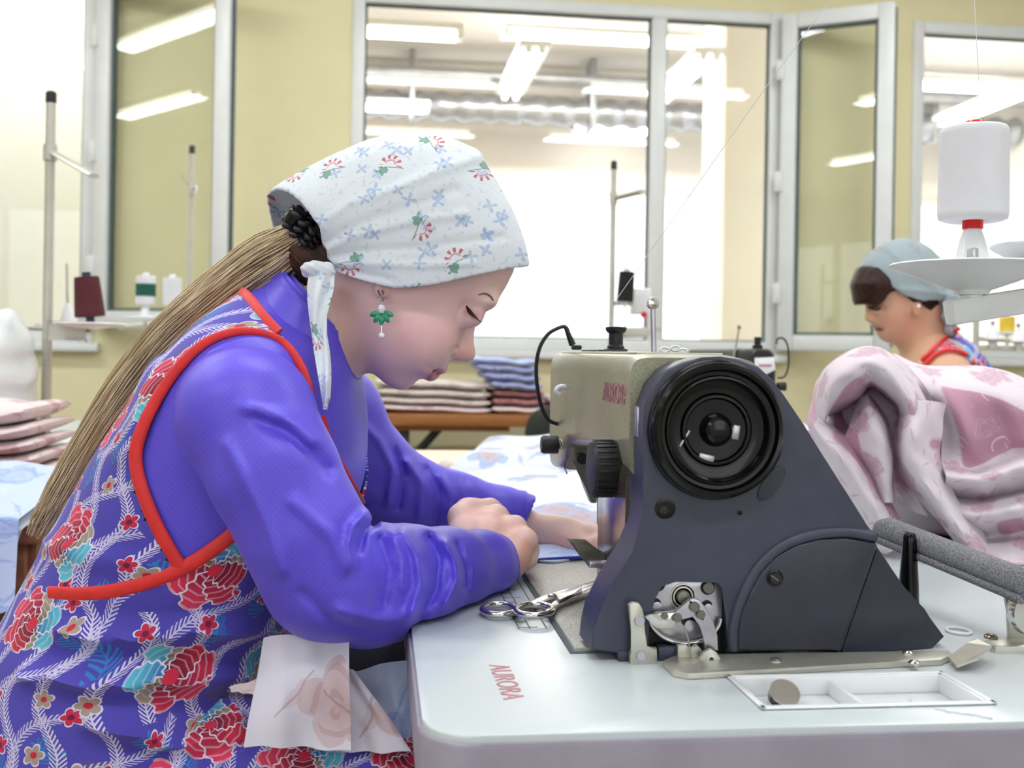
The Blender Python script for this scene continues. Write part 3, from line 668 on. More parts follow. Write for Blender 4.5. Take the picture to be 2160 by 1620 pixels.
st = empty('sewing_table', ((tx0+tx1)/2,(ty0+ty1)/2,0), 'white-topped sewing table with grey edge band under the dark sewing machine', 'table')
prism('table_top', rounded_rect(tx0+0.003,ty0+0.003,tx1-0.003,ty1-0.003,0.035,TZ), (0,0,-0.006), M_top, st, bev=0.002)
eb = prism('edge_band', rounded_rect(tx0,ty0,tx1,ty1,0.038,TZ-0.0045), (0,0,-0.042), M_edge, st, bev=0.003)
table_leg_frame(st, tx0+0.1, tx1-0.1, ty0+0.12, ty1-0.12, TZ-0.045, M_edge)
Mt = lambda px,py,s: Matrix.Translation(Q(px,py,z=TZ+0.0002)) @ Matrix.Rotation(-math.pi/2,4,'Z') @ Matrix.Scale(s,4)
a0 = Q(1047,1398,z=TZ); a1 = Q(1085,1482,z=TZ)
text_obj('lettering', 'AURORA', 0.0235, Matrix.Translation(((a0.x+a1.x)/2,(a0.y+a1.y)/2,TZ+0.0003)) @ Matrix.Rotation(math.atan2(a1.y-a0.y,a1.x-a0.x),4,'Z') @ Matrix.Scale(0.92,4,(1,0,0)), M_logo, st, label='faded red brand lettering on the white top')
# printed ruler near the bed
bm = bmesh.new()
rx0, rx1 = Q(1062,1262,z=TZ).x, Q(1110,1255,z=TZ).x
for x in (rx0, rx0+0.010, rx1): bm_box(bm, (x-0.0006,0.98,TZ), (x+0.0006,1.45,TZ+0.0004))
for i in range(24): bm_box(bm, (rx0,0.985+i*0.02,TZ), (rx0+(0.010 if i%2 else 0.018),0.986+i*0.02,TZ+0.0004))
from_bm('ruler_marks', bm, M_ink, st, False, kind='stuff')
# ------------------------------------------------------------------ the front sewing machine
bx0, bx1, by0, by1 = 0.167, 0.345, 0.90, 1.385
AX = 0.2165                                    # operator-side face of the arm
YM = 0.872                                     # plane of the drive housing's end face
sm = empty('sewing_machine', ((bx0+bx1)/2,1.1,TZ), 'industrial lockstitch sewing machine with charcoal drive housing and black handwheel', 'sewing machine')
def q(px,py,y=YM): return Q(px,py,y=y)
box('bed_gap', (bx0-0.004,by0-0.004,TZ-0.03), (bx1+0.004,by1+0.004,TZ+0.0012), M_seal, sm, bev=0.001)
box('bed_plate', (bx0,by0,TZ-0.02), (bx1,by1,TZ+0.0042), M_plate, sm, bev=0.002)
box('needle_plate', (0.255,1.30,TZ+0.003), (0.30,1.35,TZ+0.0055), M_steel, sm, bev=0.001)
# housing outline on the end face
out = [(1247,1374),(1251,1335),(1260,1296),(1289,1237),(1333,1165),(1352,1119),(1357,1080),(1357,980),(1357,900),(1361,856),(1378,812),(1406,780),(1440,763),(1480,754),(1520,752),(1560,757),(1600,772),(1632,802),(1653,833),(1693,892),(1736,961),(1780,1030),(1823,1098),(1845,1126),(1852,1150),(1852,1152),(1776,1374),(1560,1374),(1534,1378),(1531,1300),(1528,1236),(1515,1223),(1425,1221),(1392,1232),(1376,1262),(1370,1310),(1372,1376),(1330,1380)]
prism('drive_housing', [q(*p) for p in out], (0,0.052,0), M_dark, sm, bev=0.0055, seg=3)
# slanted rear cover (a second moulding), falling away to the right
c0 = [(1853,1150),(1927,1249),(1974,1296),(2025,1360),(1990,1387),(1775,1387),(1775,1372)]
bm = bmesh.new(); fa = [bm.verts.new(q(*p)+Vector((0,0.004+0.010*k,0))) for p,k in zip(c0,(0,1,1.5,2,1.6,0,0))]
fb = [bm.verts.new(q(*p)+Vector((0,0.075,0.0))) for p in c0]
bm.faces.new(fa); bm.faces.new(fb[::-1])
for i in range(len(c0)): k = (i+1)%len(c0); bm.faces.new([fa[k],fa[i],fb[i],fb[k]])
bmesh.ops.bevel(bm, geom=[e for e in bm.edges if e.verts[0] in fa and e.verts[1] in fa], offset=0.0025, segments=2, affect='EDGES')
from_bm('rear_cover', bm, M_dark2, sm)
# raised arched motor cover
arch = [(1556,1373),(1557,1330),(1566,1290),(1583,1246),(1606,1208),(1640,1173),(1682,1150),(1730,1138),(1785,1135),(1852,1147),(1774,1373)]
prism('motor_cover', [q(x,y,YM-0.004) for x,y in arch], (0,0.012,0), M_dark2, sm, bev=0.003, seg=3)
rim = crom([(1545,1372),(1546,1325),(1556,1284),(1574,1238),(1598,1199),(1634,1162),(1678,1138),(1730,1125),(1788,1122),(1846,1132)],4)
V, F = tube_vf([q(p[0],p[1],YM+0.001) for p in rim], 0.0052, 10); mk('cover_rim', V, F, M_dark, sm)
def disc(name, px, py, r, y, mat, parent, h=0.002, dome=0.0, seg=28):
    c = q(px,py,y); prof = [(r,0),(r,h*0.7),(r*0.9,h),(r*0.4,h+dome),(0.0005,h+dome*1.2)]
    return lathe(name, prof, c, (0,-1,0), mat, parent, seg=seg)
def screw(px, py, r, y, parent, mat=None, ang=0.6):
    s = disc('screw', px, py, r, y, mat or M_matblk, parent, 0.003)
    c = q(px,py,y-0.0031); M = Matrix.Translation(c) @ Matrix.Rotation(ang,4,'Y')
    box('slot', (-r*0.8,-0.0004,-r*0.12), (r*0.8,0.0004,r*0.12), M_cast, s, bev=0, M=M)
disc('screw_recess', 1634,1219, 0.0072, YM-0.004, M_black, sm, 0.001); screw(1634,1219,0.0052,YM-0.0048,sm)
disc('access_hole', 1403,1072, 0.0088, YM, M_black, sm, 0.0006); disc('hole_bush', 1401,1076, 0.0035, YM-0.0006, M_matblk, sm, 0.0008)
disc('pin_hole', 1560,1081, 0.0022, YM, M_black, sm, 0.0004)
# oval inset beside the handwheel
ov = [(1592+0,1052)]; ov = [q(1628+44*math.cos(a)*math.cos(-0.95)-17*math.sin(a)*math.sin(-0.95), 1020+44*math.cos(a)*math.sin(-0.95)+17*math.sin(a)*math.cos(-0.95), YM-0.0012) for a in [2*math.pi*i/36 for i in range(36)]]
prism('oval_inset', ov, (0,0.004,0), M_dark2, sm, bev=0.0008)
# handwheel: stepped dish
hc = q(1508,906,YM); s = FPX/0.875
hw = lathe('handwheel', [(0.050,0.001),(0.0555,0.002),(0.0562,0.008),(0.0552,0.013),(0.0525,0.0155),(0.0498,0.0145),(0.0490,0.0115),(0.0480,0.0100),(0.0452,0.0098),(0.0440,0.0125),(0.0425,0.0128),(0.0412,0.0105),(0.0400,0.0045),(0.036,0.0032),(0.0305,0.0030),(0.0285,0.0052),(0.0265,0.0052),(0.0250,0.0028),(0.014,0.0024),(0.0130,0.0065),(0.0115,0.0085),(0.0108,0.0110),(0.0085,0.0132),(0.004,0.0142),(0.0004,0.0143)], hc, (0,-1,0), M_black, sm, seg=96, sharp=28)
for px_,py_,L,a in ((1552,912,0.012,0.15),(1490,966,0.013,-1.35),(1444,925,0.016,0.55),(1498,890,0.010,0.9)):
    c = q(px_,py_,YM-0.0034); M = Matrix.Translation(c) @ Matrix.Rotation(a,4,'Y'); wd = 0.0031 if L < 0.0135 and L > 0.0105 else 0.0011
    box('wheel_slot', (-wd,-0.0012,-L/2), (wd,0.0012,L/2), M_nickel, hw, bev=0.001, M=M)
tube('wheel_band', [hc+Vector((0.0555*math.cos(a),-0.003,0.0555*math.sin(a))) for a in [2*math.pi*i/64 for i in range(65)]], 0.0024, M_black, hw, seg=8)
# side window slot on the left flank
box('flank_slot', (q(1357,880).x-0.001,YM+0.018,q(1357,900).z-0.01), (q(1357,880).x+0.002,YM+0.030,q(1357,860).z), M_nickel, sm, bev=0.002)
# arm (rounded box lofted) and head
def loft_x(name, secs, mat, parent, n=40, ex=5.0):
    V = []; F = []
    for (y,x0,x1,z0,z1) in secs:
        for i in range(n):
            a = 2*math.pi*i/n; c, s_ = math.cos(a), math.sin(a)
            V.append(((x0+x1)/2+(x1-x0)/2*math.copysign(abs(c)**(2/ex),c), y, (z0+z1)/2+(z1-z0)/2*math.copysign(abs(s_)**(2/ex),s_)))
    for j in range(len(secs)-1):
        for i in range(n): k = (i+1)%n; F.append([j*n+i,j*n+k,(j+1)*n+k,(j+1)*n+i])
    F.append(list(range(n))[::-1]); F.append([(len(secs)-1)*n+i for i in range(n)])
    return mk(name, V, F, mat, parent, True, sharp=50)
zt = TZ+0.2515
loft_x('arm', [(0.905,AX-0.004,0.325,0.905,zt-0.003),(0.94,AX,0.322,0.905,zt),(1.10,AX,0.318,0.915,zt),(1.24,AX+0.001,0.314,0.905,zt),(1.28,AX,0.312,0.872,zt),(1.36,AX,0.311,0.866,zt),(1.378,AX+0.004,0.307,0.870,zt-0.004)], M_arm, sm, ex=9.0)
loft_x('column', [(0.925,AX-0.002,0.335,TZ+0.004,0.92),(0.96,AX-0.002,0.335,TZ+0.004,0.92),(1.07,AX+0.004,0.330,TZ+0.004,0.92),(1.085,AX+0.008,0.326,TZ+0.006,0.92)], M_bronze, sm, ex=9.0)
box('arm_top_plate', (AX+0.012,0.95,zt-0.001), (0.308,1.35,zt+0.0016), M_satin, sm, bev=0.001)
box('face_plate', (AX+0.01,1.374,0.872), (0.302,1.384,zt-0.008), M_steel, sm, bev=0.003)
text_obj('lettering', 'AURORA', 0.026, Matrix.Translation((AX-0.0006,0.982,0.974)) @ Matrix(((0,0,-1,0),(-1,0,0,0),(0,1,0,0),(0,0,0,1))), M_logo, sm, label='red brand lettering on the arm')
# needle bar, presser bar, foot
for nm, x, r, zb in (('needle_bar',0.275,0.0035,0.80),('presser_bar',0.286,0.0045,0.785)): tube(nm, [(x,1.325,zb),(x,1.325,0.875)], r, M_steel, sm, seg=12)
tube('needle', [(0.275,1.325,TZ+0.008),(0.275,1.325,0.80)], [0.0004,0.0010], M_steel, sm, seg=8)
bm = bmesh.new(); bm_box(bm,(0.266,1.320,TZ+0.010),(0.290,1.331,TZ+0.013),0.001); bm_box(bm,(0.281,1.320,TZ+0.011),(0.291,1.331,TZ+0.032),0.001); from_bm('presser_foot', bm, M_steel, sm)
# stitch-length dial, axis towards the operator
dc = Q(1288,988,x=AX-0.004); dl = lathe('stitch_dial', [(0.006,-0.012),(0.016,-0.010),(0.0245,-0.008),(0.0255,-0.004),(0.0255,0.016),(0.0235,0.0185),(0.012,0.019),(0.0005,0.019)], dc, (-1,0,0), M_matblk, sm, seg=48)
for i in range(26):
    a = 2*math.pi*i/26; c = dc+Vector((-0.007,0.0252*math.cos(a),0.0252*math.sin(a)))
    box('dial_rib', (-0.009,-0.0012,-0.0012), (0.009,0.0012,0.0012), M_matblk, dl, bev=0.0006, M=Matrix.Translation(c) @ Matrix.Rotation(a,4,'X'))
# reverse lever
l0 = [(1201,1141),(1240,1143),(1262,1160),(1296,1180),(1288,1204),(1246,1197),(1228,1178)]
prism('reverse_lever', [Q(x,y,y=1.02) for x,y in l0], (0,0.014,0), M_cast, sm, bev=0.002)
box('lever_pad', Q(1244,1196,y=1.014)-Vector((0.001,0.002,0.001)), Q(1290,1174,y=1.034), M_nickel, sm, bev=0.002)
# tension release casting and take-up parts on the head
cast = [(1203,862),(1216,880),(1222,930),(1240,948),(1250,980),(1246,1000),(1254,1040),(1262,1052),(1259,1062),(1249,1062),(1236,1030),(1225,998),(1206,972),(1200,930)]
prism('tension_casting', [Q(x,y,y=1.245) for x,y in cast], (0,0.020,0), M_cast, sm, bev=0.003)
disc('casting_pivot', 1228,967, 0.0065, 1.244, M_matblk, sm, 0.003)
tk = Q(1160,938,y=1.27); td = Q(1200,938,y=1.27); ax = Vector((-1,0,0))
lathe('tension_knob', [(0.004,0),(0.0105,0.001),(0.0108,0.006),(0.0108,0.018),(0.009,0.021),(0.0005,0.022)], tk+Vector((0.0105,0,0)), ax, M_matblk, sm, seg=28)
tube('tension_post', [tk, Vector((AX+0.01,1.27,tk.z))], 0.0026, M_steel, sm, seg=10)
for k, (dx, r) in enumerate(((0.026,0.0125),(0.030,0.0135),(0.034,0.0125))): lathe('tension_disc', [(0.002,0),(r,0.0006),(r,0.0016),(0.002,0.0022)], tk+Vector((dx,0,0)), ax, M_steel, sm, seg=28)
tube('tension_spring', [tk+Vector((0.010+0.016*i/40,0.006*math.cos(i*0.9),0.006*math.sin(i*0.9))) for i in range(41)], 0.0008, M_steel, sm, seg=6)
tube('check_spring', [Q(*p,y=1.262) for p in ((1200,900),(1196,925),(1192,960),(1190,985),(1196,1000))], 0.0011, M_steel, sm, seg=6)
tube('take_up_lever', crom([Q(*p,y=1.255) for p in ((1232,870),(1222,858),(1226,842),(1250,836),(1285,836))],5), 0.0022, M_satin, sm, seg=8)
# lamp cable loop
cb = crom([Q(*p,y=1.30) for p in ((1206,727),(1200,705),(1193,690),(1178,692),(1155,706),(1138,735),(1131,775),(1134,820),(1143,860),(1155,884),(1172,893),(1194,896))],6)
tube('lamp_cable', cb, 0.0024, M_matblk, sm, seg=10)
box('cable_clip', Q(1186,904,y=1.292), Q(1208,878,y=1.31), M_matblk, sm, bev=0.003); tube('cable_plug', [Q(1193,690,y=1.30), Q(1208,728,y=1.30)], [0.0026,0.0042], M_matblk, sm, seg=10)
for p in ((1203,757),(1216,733)): box('arm_screw', Q(p[0]-9,p[1]+5,y=1.29), Q(p[0]+9,p[1]-5,y=1.30), M_matblk, sm, bev=0.002)
tube('thread_guide', crom([Q(*p,y=1.25) for p in ((1228,824),(1205,822),(1190,816),(1178,818),(1174,826),(1181,832))],5), 0.0032, M_whitep, sm, seg=8)
# posts on top of the arm
pb = Q(1299,725,y=1.22); pb = Vector((pb.x,pb.y,zt-0.001))
lathe('pressure_screw', [(0.0135,0),(0.0135,0.006),(0.0098,0.007),(0.0098,0.009),(0.0082,0.011),(0.0082,0.024),(0.0105,0.0255),(0.0120,0.028),(0.0120,0.031),(0.0060,0.0315),(0.0004,0.032)], pb, (0,0,1), M_matblk, sm, seg=28)
pg = Q(1380,725,y=1.12); tp = Q(1377,640,y=1.12); tube('guide_post', [Vector((pg.x,pg.y,zt-0.002)), tp], 0.0030, M_nickel, sm, seg=12)
lathe('guide_disc', [(0.0015,-0.004),(0.0062,-0.003),(0.0068,0),(0.0062,0.003),(0.003,0.004),(0.0004,0.0045)], tp, (0.2,-1,0), M_steel, sm, seg=24)
for i, p in enumerate(((1402,738),(1424,735),(1440,741))): tube('clear_guide', [Q(p[0]+9*math.cos(a),p[1]+5*math.sin(a),y=1.02) for a in [2*math.pi*j/16 for j in range(17)]], 0.0012, M_whitep, sm, seg=6)
box('cable_tray', (AX+0.02,1.16,zt), (AX+0.05,1.26,zt+0.004), M_matblk, sm, bev=0.0015)
# ---- bobbin winder in the end-face window
YB = YM-0.004
win = [(1398,1224),(1520,1224),(1524,1236),(1524,1300),(1516,1322),(1498,1340),(1472,1352),(1440,1356),(1410,1349),(1386,1333),(1368,1305),(1372,1270),(1384,1243)]
wp = prism('winder_plate', [q(x,y,YM+0.006) for x,y in win], (0,0.006,0), M_nickel, sm, bev=0.001)
prism('winder_backing', [q(x,y,YM+0.014) for x,y in ((1366,1218),(1532,1218),(1534,1390),(1366,1390))], (0,0.01,0), M_matblk, sm)
for px_,py_,r in ((1493,1239,0.0062),(1388,1232,0.0062),(1491,1277,0.0045),(1382,1274,0.0050),(1452,1309,0.0062)): disc('plate_hole', px_,py_,r,YM+0.0058,M_black,wp,0.0004)
for px_,py_,r in ((1386,1281,0.0044),(1494,1284,0.0040),(1456,1320,0.0048)): disc('hole_cap', px_,py_,r,YM+0.0052,M_nickel,wp,0.0005)
screw(1493,1239,0.0048,YM+0.0050,sm,M_cast,0.5)
for r in (0.011,0.0085): lathe('winder_ring', [(r,0),(r,0.0014),(r-0.0012,0.0016),(r-0.0014,0.0)], q(1440,1258,YM+0.006), (0,-1,0), M_satin, wp, seg=32)
disc('winder_spindle', 1440,1258,0.0056,YM+0.005,M_cast,sm,0.004,0.001)
tube('winder_rim', crom([q(*p,YM+0.003) for p in ((1366,1300),(1376,1322),(1396,1342),(1424,1354),(1450,1357),(1480,1351),(1500,1340),(1516,1320),(1520,1304))],4), 0.0020, M_steel, sm, seg=8)
la = [(1326,1276),(1335,1270),(1348,1272),(1356,1284),(1358,1300),(1360,1330),(1362,1366),(1386,1368),(1388,1408),(1330,1411),(1329,1380),(1334,1368),(1334,1330),(1330,1310)]
lv = prism('winder_bracket', [q(x,y,YB-0.006) for x,y in la], (0,0.005,0), M_satin, sm, bev=0.0012)
for p in ((1349,1309),(1352,1383)): disc('pivot', p[0],p[1],0.0042,YB-0.006,M_nickel,lv,0.002)
lb = [(1358,1300),(1372,1296),(1424,1290),(1432,1300),(1424,1326),(1384,1326),(1376,1318)]
prism('trip_lever', [q(x,y,YB-0.003) for x,y in lb], (0,0.005,0), M_steel, sm, bev=0.0012)
disc('trip_pivot', 1428,1302,0.0038,YB-0.0035,M_cast,sm,0.003); disc('trip_screw', 1402,1299,0.0028,YB-0.0035,M_cast,sm,0.002)
lc = [(1424,1292),(1456,1264),(1464,1262),(1476,1266),(1492,1286),(1506,1312),(1513,1340),(1516,1372),(1487,1372),(1484,1336),(1477,1316),(1462,1298),(1440,1306),(1430,1308)]
lcx = prism('winder_lever', [q(x,y,YB-0.005) for x,y in lc], (0,0.004,0), M_nickel, sm, bev=0.0010)
bm = bmesh.new(); bm_prism(bm, [q(1470+13*math.cos(a)*0.75-26*math.sin(a)*0.42*-1, 1288+26*math.sin(a)*0.75+13*math.cos(a)*0.5, YB-0.0068) for a in [2*math.pi*i/24 for i in range(24)]], (0,0.002,0)); from_bm('lever_slot', bm, M_matblk, lcx)
disc('slot_screw', 1465,1280,0.0042,YB-0.0072,M_cast,lcx,0.002); disc('slot_screw', 1478,1296,0.0036,YB-0.0072,M_cast,lcx,0.002)
ld_ = prism('stop_bracket', [q(x,y,YB-0.012) for x,y in ((1464,1408),(1486,1376),(1500,1369),(1512,1376),(1532,1408))], (0,0.004,0), M_satin, sm, bev=0.001)
lathe('bracket_hole', [(0.0036,0),(0.0036,0.001),(0.0020,0.001),(0.0020,0)], q(1500,1391,YB-0.012), (0,-1,0), M_whitep, ld_, seg=24)
box('pulley_block', q(1388,1398,YM-0.002), q(1428,1356,YM+0.01)+Vector((0,0.01,0)), M_dark, sm, bev=0.002)
box('pulley_foot', q(1304,1398,YM-0.002), q(1336,1364,YM+0.01)+Vector((0,0.01,0)), M_dark, sm, bev=0.002)
prism('spring_clip', [q(x,y,YB-0.004) for x,y in ((1430,1362),(1450,1360),(1456,1370),(1470,1360),(1482,1372),(1478,1394),(1440,1396),(1430,1388))], (0,0.004,0), M_satin, sm, bev=0.001)
tube('winder_wire', [q(*p,YB-0.008) for p in ((1440,1318),(1450,1340),(1456,1370),(1458,1394))], 0.0007, M_steel, sm, seg=6)
# bright base strip along the housing foot
zz = TZ+0.0015
bs = [Q(1398,1402,z=zz),Q(1420,1424,z=zz),Q(1452,1430,z=zz),Q(1640,1420,z=zz),Q(1830,1408,z=zz),Q(1985,1400,z=zz),Q(2010,1388,z=zz),Q(2000,1380,z=zz),Q(1560,1388,z=zz),Q(1430,1388,z=zz)]
prism('base_strip', [p+Vector((0,0,0.0035)) for p in bs], (0,0,-0.0045), M_satin, sm, bev=0.001)
for p in ((1636,1392),(1915,1376),(1928,1397)): lathe('strip_screw', [(0.0048,0),(0.0048,0.002),(0.003,0.0035),(0.0004,0.004)], Q(*p,z=TZ+0.006)-Vector((0,0,0.002)), (0,0,1), M_steel, sm, seg=20)
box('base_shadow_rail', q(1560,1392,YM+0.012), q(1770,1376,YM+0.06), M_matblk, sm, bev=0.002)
# spring plate at the right of the strip
sp = [Q(2000,1385,z=zz+0.004),Q(2018,1404,z=zz+0.004),Q(2062,1388,z=zz+0.010),Q(2092,1362,z=zz+0.014),Q(2062,1348,z=zz+0.014),Q(2040,1356,z=zz+0.010)]
prism('spring_plate', sp, (0,0,-0.002), M_satin, sm)
# ------------------------------------------------------------------ things on the front table
# accessory tray let into the top
def traypt(px,py,z): return Q(px,py,z=TZ)+Vector((0,0,z))
corn = [Q(1548,1448,z=TZ),Q(1600,1497,z=TZ),Q(2072,1470,z=TZ),Q(2010,1424,z=TZ)]
ta0, tb0 = min(c.x for c in corn), max(c.x for c in corn); tya, tyb = 0.760, 0.826
ta0 = Q(1575,1470,z=TZ).x; tb0 = Q(2060,1462,z=TZ).x; tya = Q(1600,1500,z=TZ).y; tyb = Q(1800,1424,z=TZ).y
tr = empty('accessory_tray', ((ta0+tb0)/2,(tya+tyb)/2,TZ), 'white two-compartment plastic tray let into the table top before the machine', 'tray')
def ring_tray(name, x0,y0,x1,y1,div,mat,parent):
    bm = bmesh.new(); wl = 0.004; zt_ = TZ+0.0022; zb = TZ+0.0006
    for lo, hi in (((x0,y0,zb),(x1,y0+wl*1.6,zt_)),((x0,y1-wl,zb),(x1,y1,zt_)),((x0,y0,zb),(x0+wl,y1,zt_)),((x1-wl,y0,zb),(x1,y1,zt_))): bm_box(bm, lo, hi, 0.001)
    return from_bm(name, bm, mat, parent)
ring_tray('tray_rim', ta0,tya,tb0,tyb,0,M_whitep,tr)
# cut the well out of the table top and edge band so that the tray has a real depth
cut = bmesh.new(); bm_box(cut, (ta0+0.003,tya+0.003,TZ-0.030), (tb0-0.003,tyb-0.003,TZ+0.02)); cme = bpy.data.meshes.new('cut'); cut.to_mesh(cme); cut.free()
co = bpy.data.objects.new('cut', cme); COL.objects.link(co)
for ob in [c for c in st.children if c.name.startswith(('table_top','edge_band'))]:
    md = ob.modifiers.new('b','BOOLEAN'); md.operation = 'DIFFERENCE'; md.object = co; md.solver = 'EXACT'
    bpy.context.view_layer.update(); dg = bpy.context.evaluated_depsgraph_get(); nm = bpy.data.meshes.new_from_object(ob.evaluated_get(dg)); ob.modifiers.clear(); ob.data = nm
bpy.data.objects.remove(co, do_unlink=True)
bm = bmesh.new(); x0,x1,y0,y1 = ta0+0.003,tb0-0.003,tya+0.003,tyb-0.003; zb = TZ-0.013; wl = 0.003; xm = x0+(x1-x0)*0.46
for lo, hi in (((x0,y0,zb-0.003),(x1,y1,zb)),((x0,y0,zb),(x1,y0+wl,TZ+0.001)),((x0,y1-wl,zb),(x1,y1,TZ+0.001)),((x0,y0,zb),(x0+wl,y1,TZ+0.001)),((x1-wl,y0,zb),(x1,y1,TZ+0.001))): bm_box(bm, lo, hi, 0.0005)
from_bm('tray_well', bm, M_whitep, tr); box('divider', (xm-0.002,y0,zb), (xm+0.002,y1,TZ-0.001), M_whitep, tr, bev=0.001)
bo = Q(1655,1475,z=TZ-0.008); bo = Vector((bo.x, min(max(bo.y,y0+0.014),y1-0.016), zb))
bt = Matrix.Rotation(math.radians(38),3,'X') @ Vector((0,0,1))
bob = empty('bobbin', bo, 'round steel bobbin leaning in the left half of the white tray', 'bobbin')
bc = bo+Vector((0,0.0,0.0098)); lathe('flange', [(0.0115,0),(0.0115,0.0012),(0.003,0.0016)], bc, bt, M_steel, bob, seg=32); lathe('flange', [(0.0115,-0.0075),(0.0115,-0.0063),(0.003,-0.006)], bc, bt, M_steel, bob, seg=32); lathe('thread_core', [(0.0085,-0.0064),(0.0085,0.0)], bc, bt, M_matblk, bob, seg=24)
def wander(p0, p1, z, amp, n=14, r=0.0005):
    a = [Vector(p0)+(Vector(p1)-Vector(p0))*(i/(n-1))+Vector((random.uniform(-amp,amp),random.uniform(-amp,amp),0)) for i in range(n)]
    a = [Vector((v.x,v.y,z+r)) for v in a]; return crom(a,4)
tube('thread_scrap', wander((xm+0.01,y0+0.012,0),(x1-0.03,y1-0.02,0),zb+0.0003,0.005), 0.0006, M_thread, None, seg=6, label='tangled white thread scrap lying in the right half of the tray', cat='thread')
tube('thread_scrap', wander((tb0-0.05,tya-0.006,0),(tb0-0.02,tya-0.03,0),TZ+0.0003,0.003), 0.0005, M_thread, None, seg=6, label='short loose white thread on the table in front of the tray', cat='thread')
# folding head-rest peg (black cone)
pk = Q(1916,1296,z=TZ+0.0); pe = lathe('head_rest_peg', [(0.0125,0),(0.0125,0.003),(0.0102,0.005),(0.0094,0.03),(0.0068,0.072),(0.0060,0.0785),(0.0042,0.0805),(0.0004,0.081)], Vector((pk.x,pk.y,TZ)), (0,0,1), M_black, None, seg=36, label='tall tapered black plastic peg standing behind the machine', cat='peg')
# felt covered lever with coiled spring hinge
fl = empty('padded_lever', Q(2150,1345,z=TZ), 'grey felt-covered lever on a steel spring hinge at the right table edge', 'lever')
La, Lb = P(1850,1112,1.16), P(2185,1246,0.93)
dirv = (Lb-La).normalized(); up = Vector((0,0,1)); sd = dirv.cross(up).normalized(); un = sd.cross(dirv)
V = []; F = []; n = 20; N = 24
for j in range(N+1):
    t_ = j/N; c = La.lerp(Lb,t_); w_ = 0.0155*(min(1,t_*14)**0.5 if t_ < 0.07 else 1)
    for i in range(n):
        a = 2*math.pi*i/n; V.append(tuple(c + sd*(math.cos(a)*w_*1.0) + un*(math.sin(a)*w_*(0.95 if math.sin(a)>0 else 0.62))))
for j in range(N):
    for i in range(n): k = (i+1)%n; F.append([j*n+i,j*n+k,(j+1)*n+k,(j+1)*n+i])
F.append(list(range(n))[::-1]); F.append([N*n+i for i in range(n)])
mk('felt_pad', V, F, M_felt, fl)
tube('felt_seam', [La.lerp(Lb,t_/10)+sd*0.0135-un*0.0075 for t_ in range(11)], 0.0042, M_felt, fl, seg=8)
kb = P(2131,1232,0.955); lathe('pivot_knob', [(0.002,-0.003),(0.008,-0.002),(0.0088,0.002),(0.0060,0.0058),(0.0004,0.0068)], kb, (0.1,-1,0.1), M_steel, fl, seg=24)
sc_ = P(2166,1288,0.945)
for k in range(4): tube('hinge_spring', [sc_+Vector((r*math.cos(a),-0.004+0.004*k,r*math.sin(a))) for r in (0.0165-0.0035*k,) for a in [2*math.pi*i/32 for i in range(33)]], 0.0015, M_steel, fl, seg=8)
lathe('spring_drum', [(0.019,0.012),(0.020,0.004),(0.0185,-0.001),(0.0165,-0.001),(0.016,0.004),(0.0004,0.004)], sc_, (0,-1,0), M_steel, fl, seg=40)
g = Q(2150,1345,z=TZ); prism('upright', [P(x,y,0.962) for x,y in ((2116,1236),(2140,1240),(2150,1290),(2190,1320),(2190,1366),(2128,1346),(2126,1290))], C2W(0,0.004,0), M_satin, fl, bev=0.001)
prism('foot_plate', [Q(x,y,z=TZ+0.006) for x,y in ((2068,1352),(2100,1364),(2260,1362),(2260,1330),(2130,1342))], (0,0,-0.006), M_satin, fl, bev=0.001)
lathe('foot_screw', [(0.0058,0),(0.0058,0.002),(0.004,0.0035),(0.0004,0.004)], Q(2090,1346,z=TZ+0.006), (0,0,1), M_bronze, fl, seg=20)
rg = Q(2022,1332,z=TZ+0.001); tube('plastic_ring', [rg+Vector((0.010*math.cos(a),0.012*math.sin(a),0.0008)) for a in [2*math.pi*i/28 for i in range(29)]], 0.0014, M_whitep, None, seg=8, label='thin clear plastic ring lying on the table by the rear cover', cat='ring')
# thread snips / scissors
ss_ = empty('scissors', Q(1150,1280,z=TZ), 'small steel scissors with looped handles lying across the bed edge', 'scissors')
def loop(cx_,cy_,rx_,ry_,ang,z,n=40): return [Q(cx_+rx_*math.cos(a)*math.cos(ang)-ry_*math.sin(a)*math.sin(ang), cy_+rx_*math.cos(a)*math.sin(ang)+ry_*math.sin(a)*math.cos(ang), z=z) for a in [2*math.pi*i/n for i in range(n+1)]]
zs = TZ+0.0055
tube('finger_loop', loop(1052,1286,34,11,0.02,zs), 0.0032, M_steel, ss_, seg=10, flat=1.0); tube('finger_loop', loop(1127,1287,38,12,0.0,zs+0.003), 0.0034, M_steel, ss_, seg=10)
def blade(name, pts, z, th=0.0022): prism(name, [Q(x,y,z=z) for x,y in pts], (0,0,-th), M_steel, ss_, bev=0.0005)
blade('blade', [(1082,1282),(1100,1274),(1150,1255),(1200,1240),(1262,1222),(1264,1230),(1205,1250),(1158,1266),(1100,1286)], zs+0.001); blade('blade', [(1150,1288),(1162,1276),(1172,1262),(1215,1244),(1262,1232),(1262,1240),(1218,1258),(1180,1272),(1166,1288)], zs+0.005)
lathe('pivot_screw', [(0.0045,0),(0.0045,0.002),(0.002,0.003),(0.0004,0.003)], Q(1165,1258,z=zs+0.005), (0,0,1), M_nickel, ss_, seg=20)
for p in ((1187,1251),(1196,1249)): lathe('rivet', [(0.0016,0),(0.0016,0.001),(0.0003,0.0012)], Q(p[0],p[1],z=zs+0.005), (0,0,1), M_matblk, ss_, seg=12)
blade('knob_edge', [(1172,1254),(1205,1240),(1228,1234),(1228,1246),(1200,1256),(1180,1266)], zs+0.0075, 0.002)
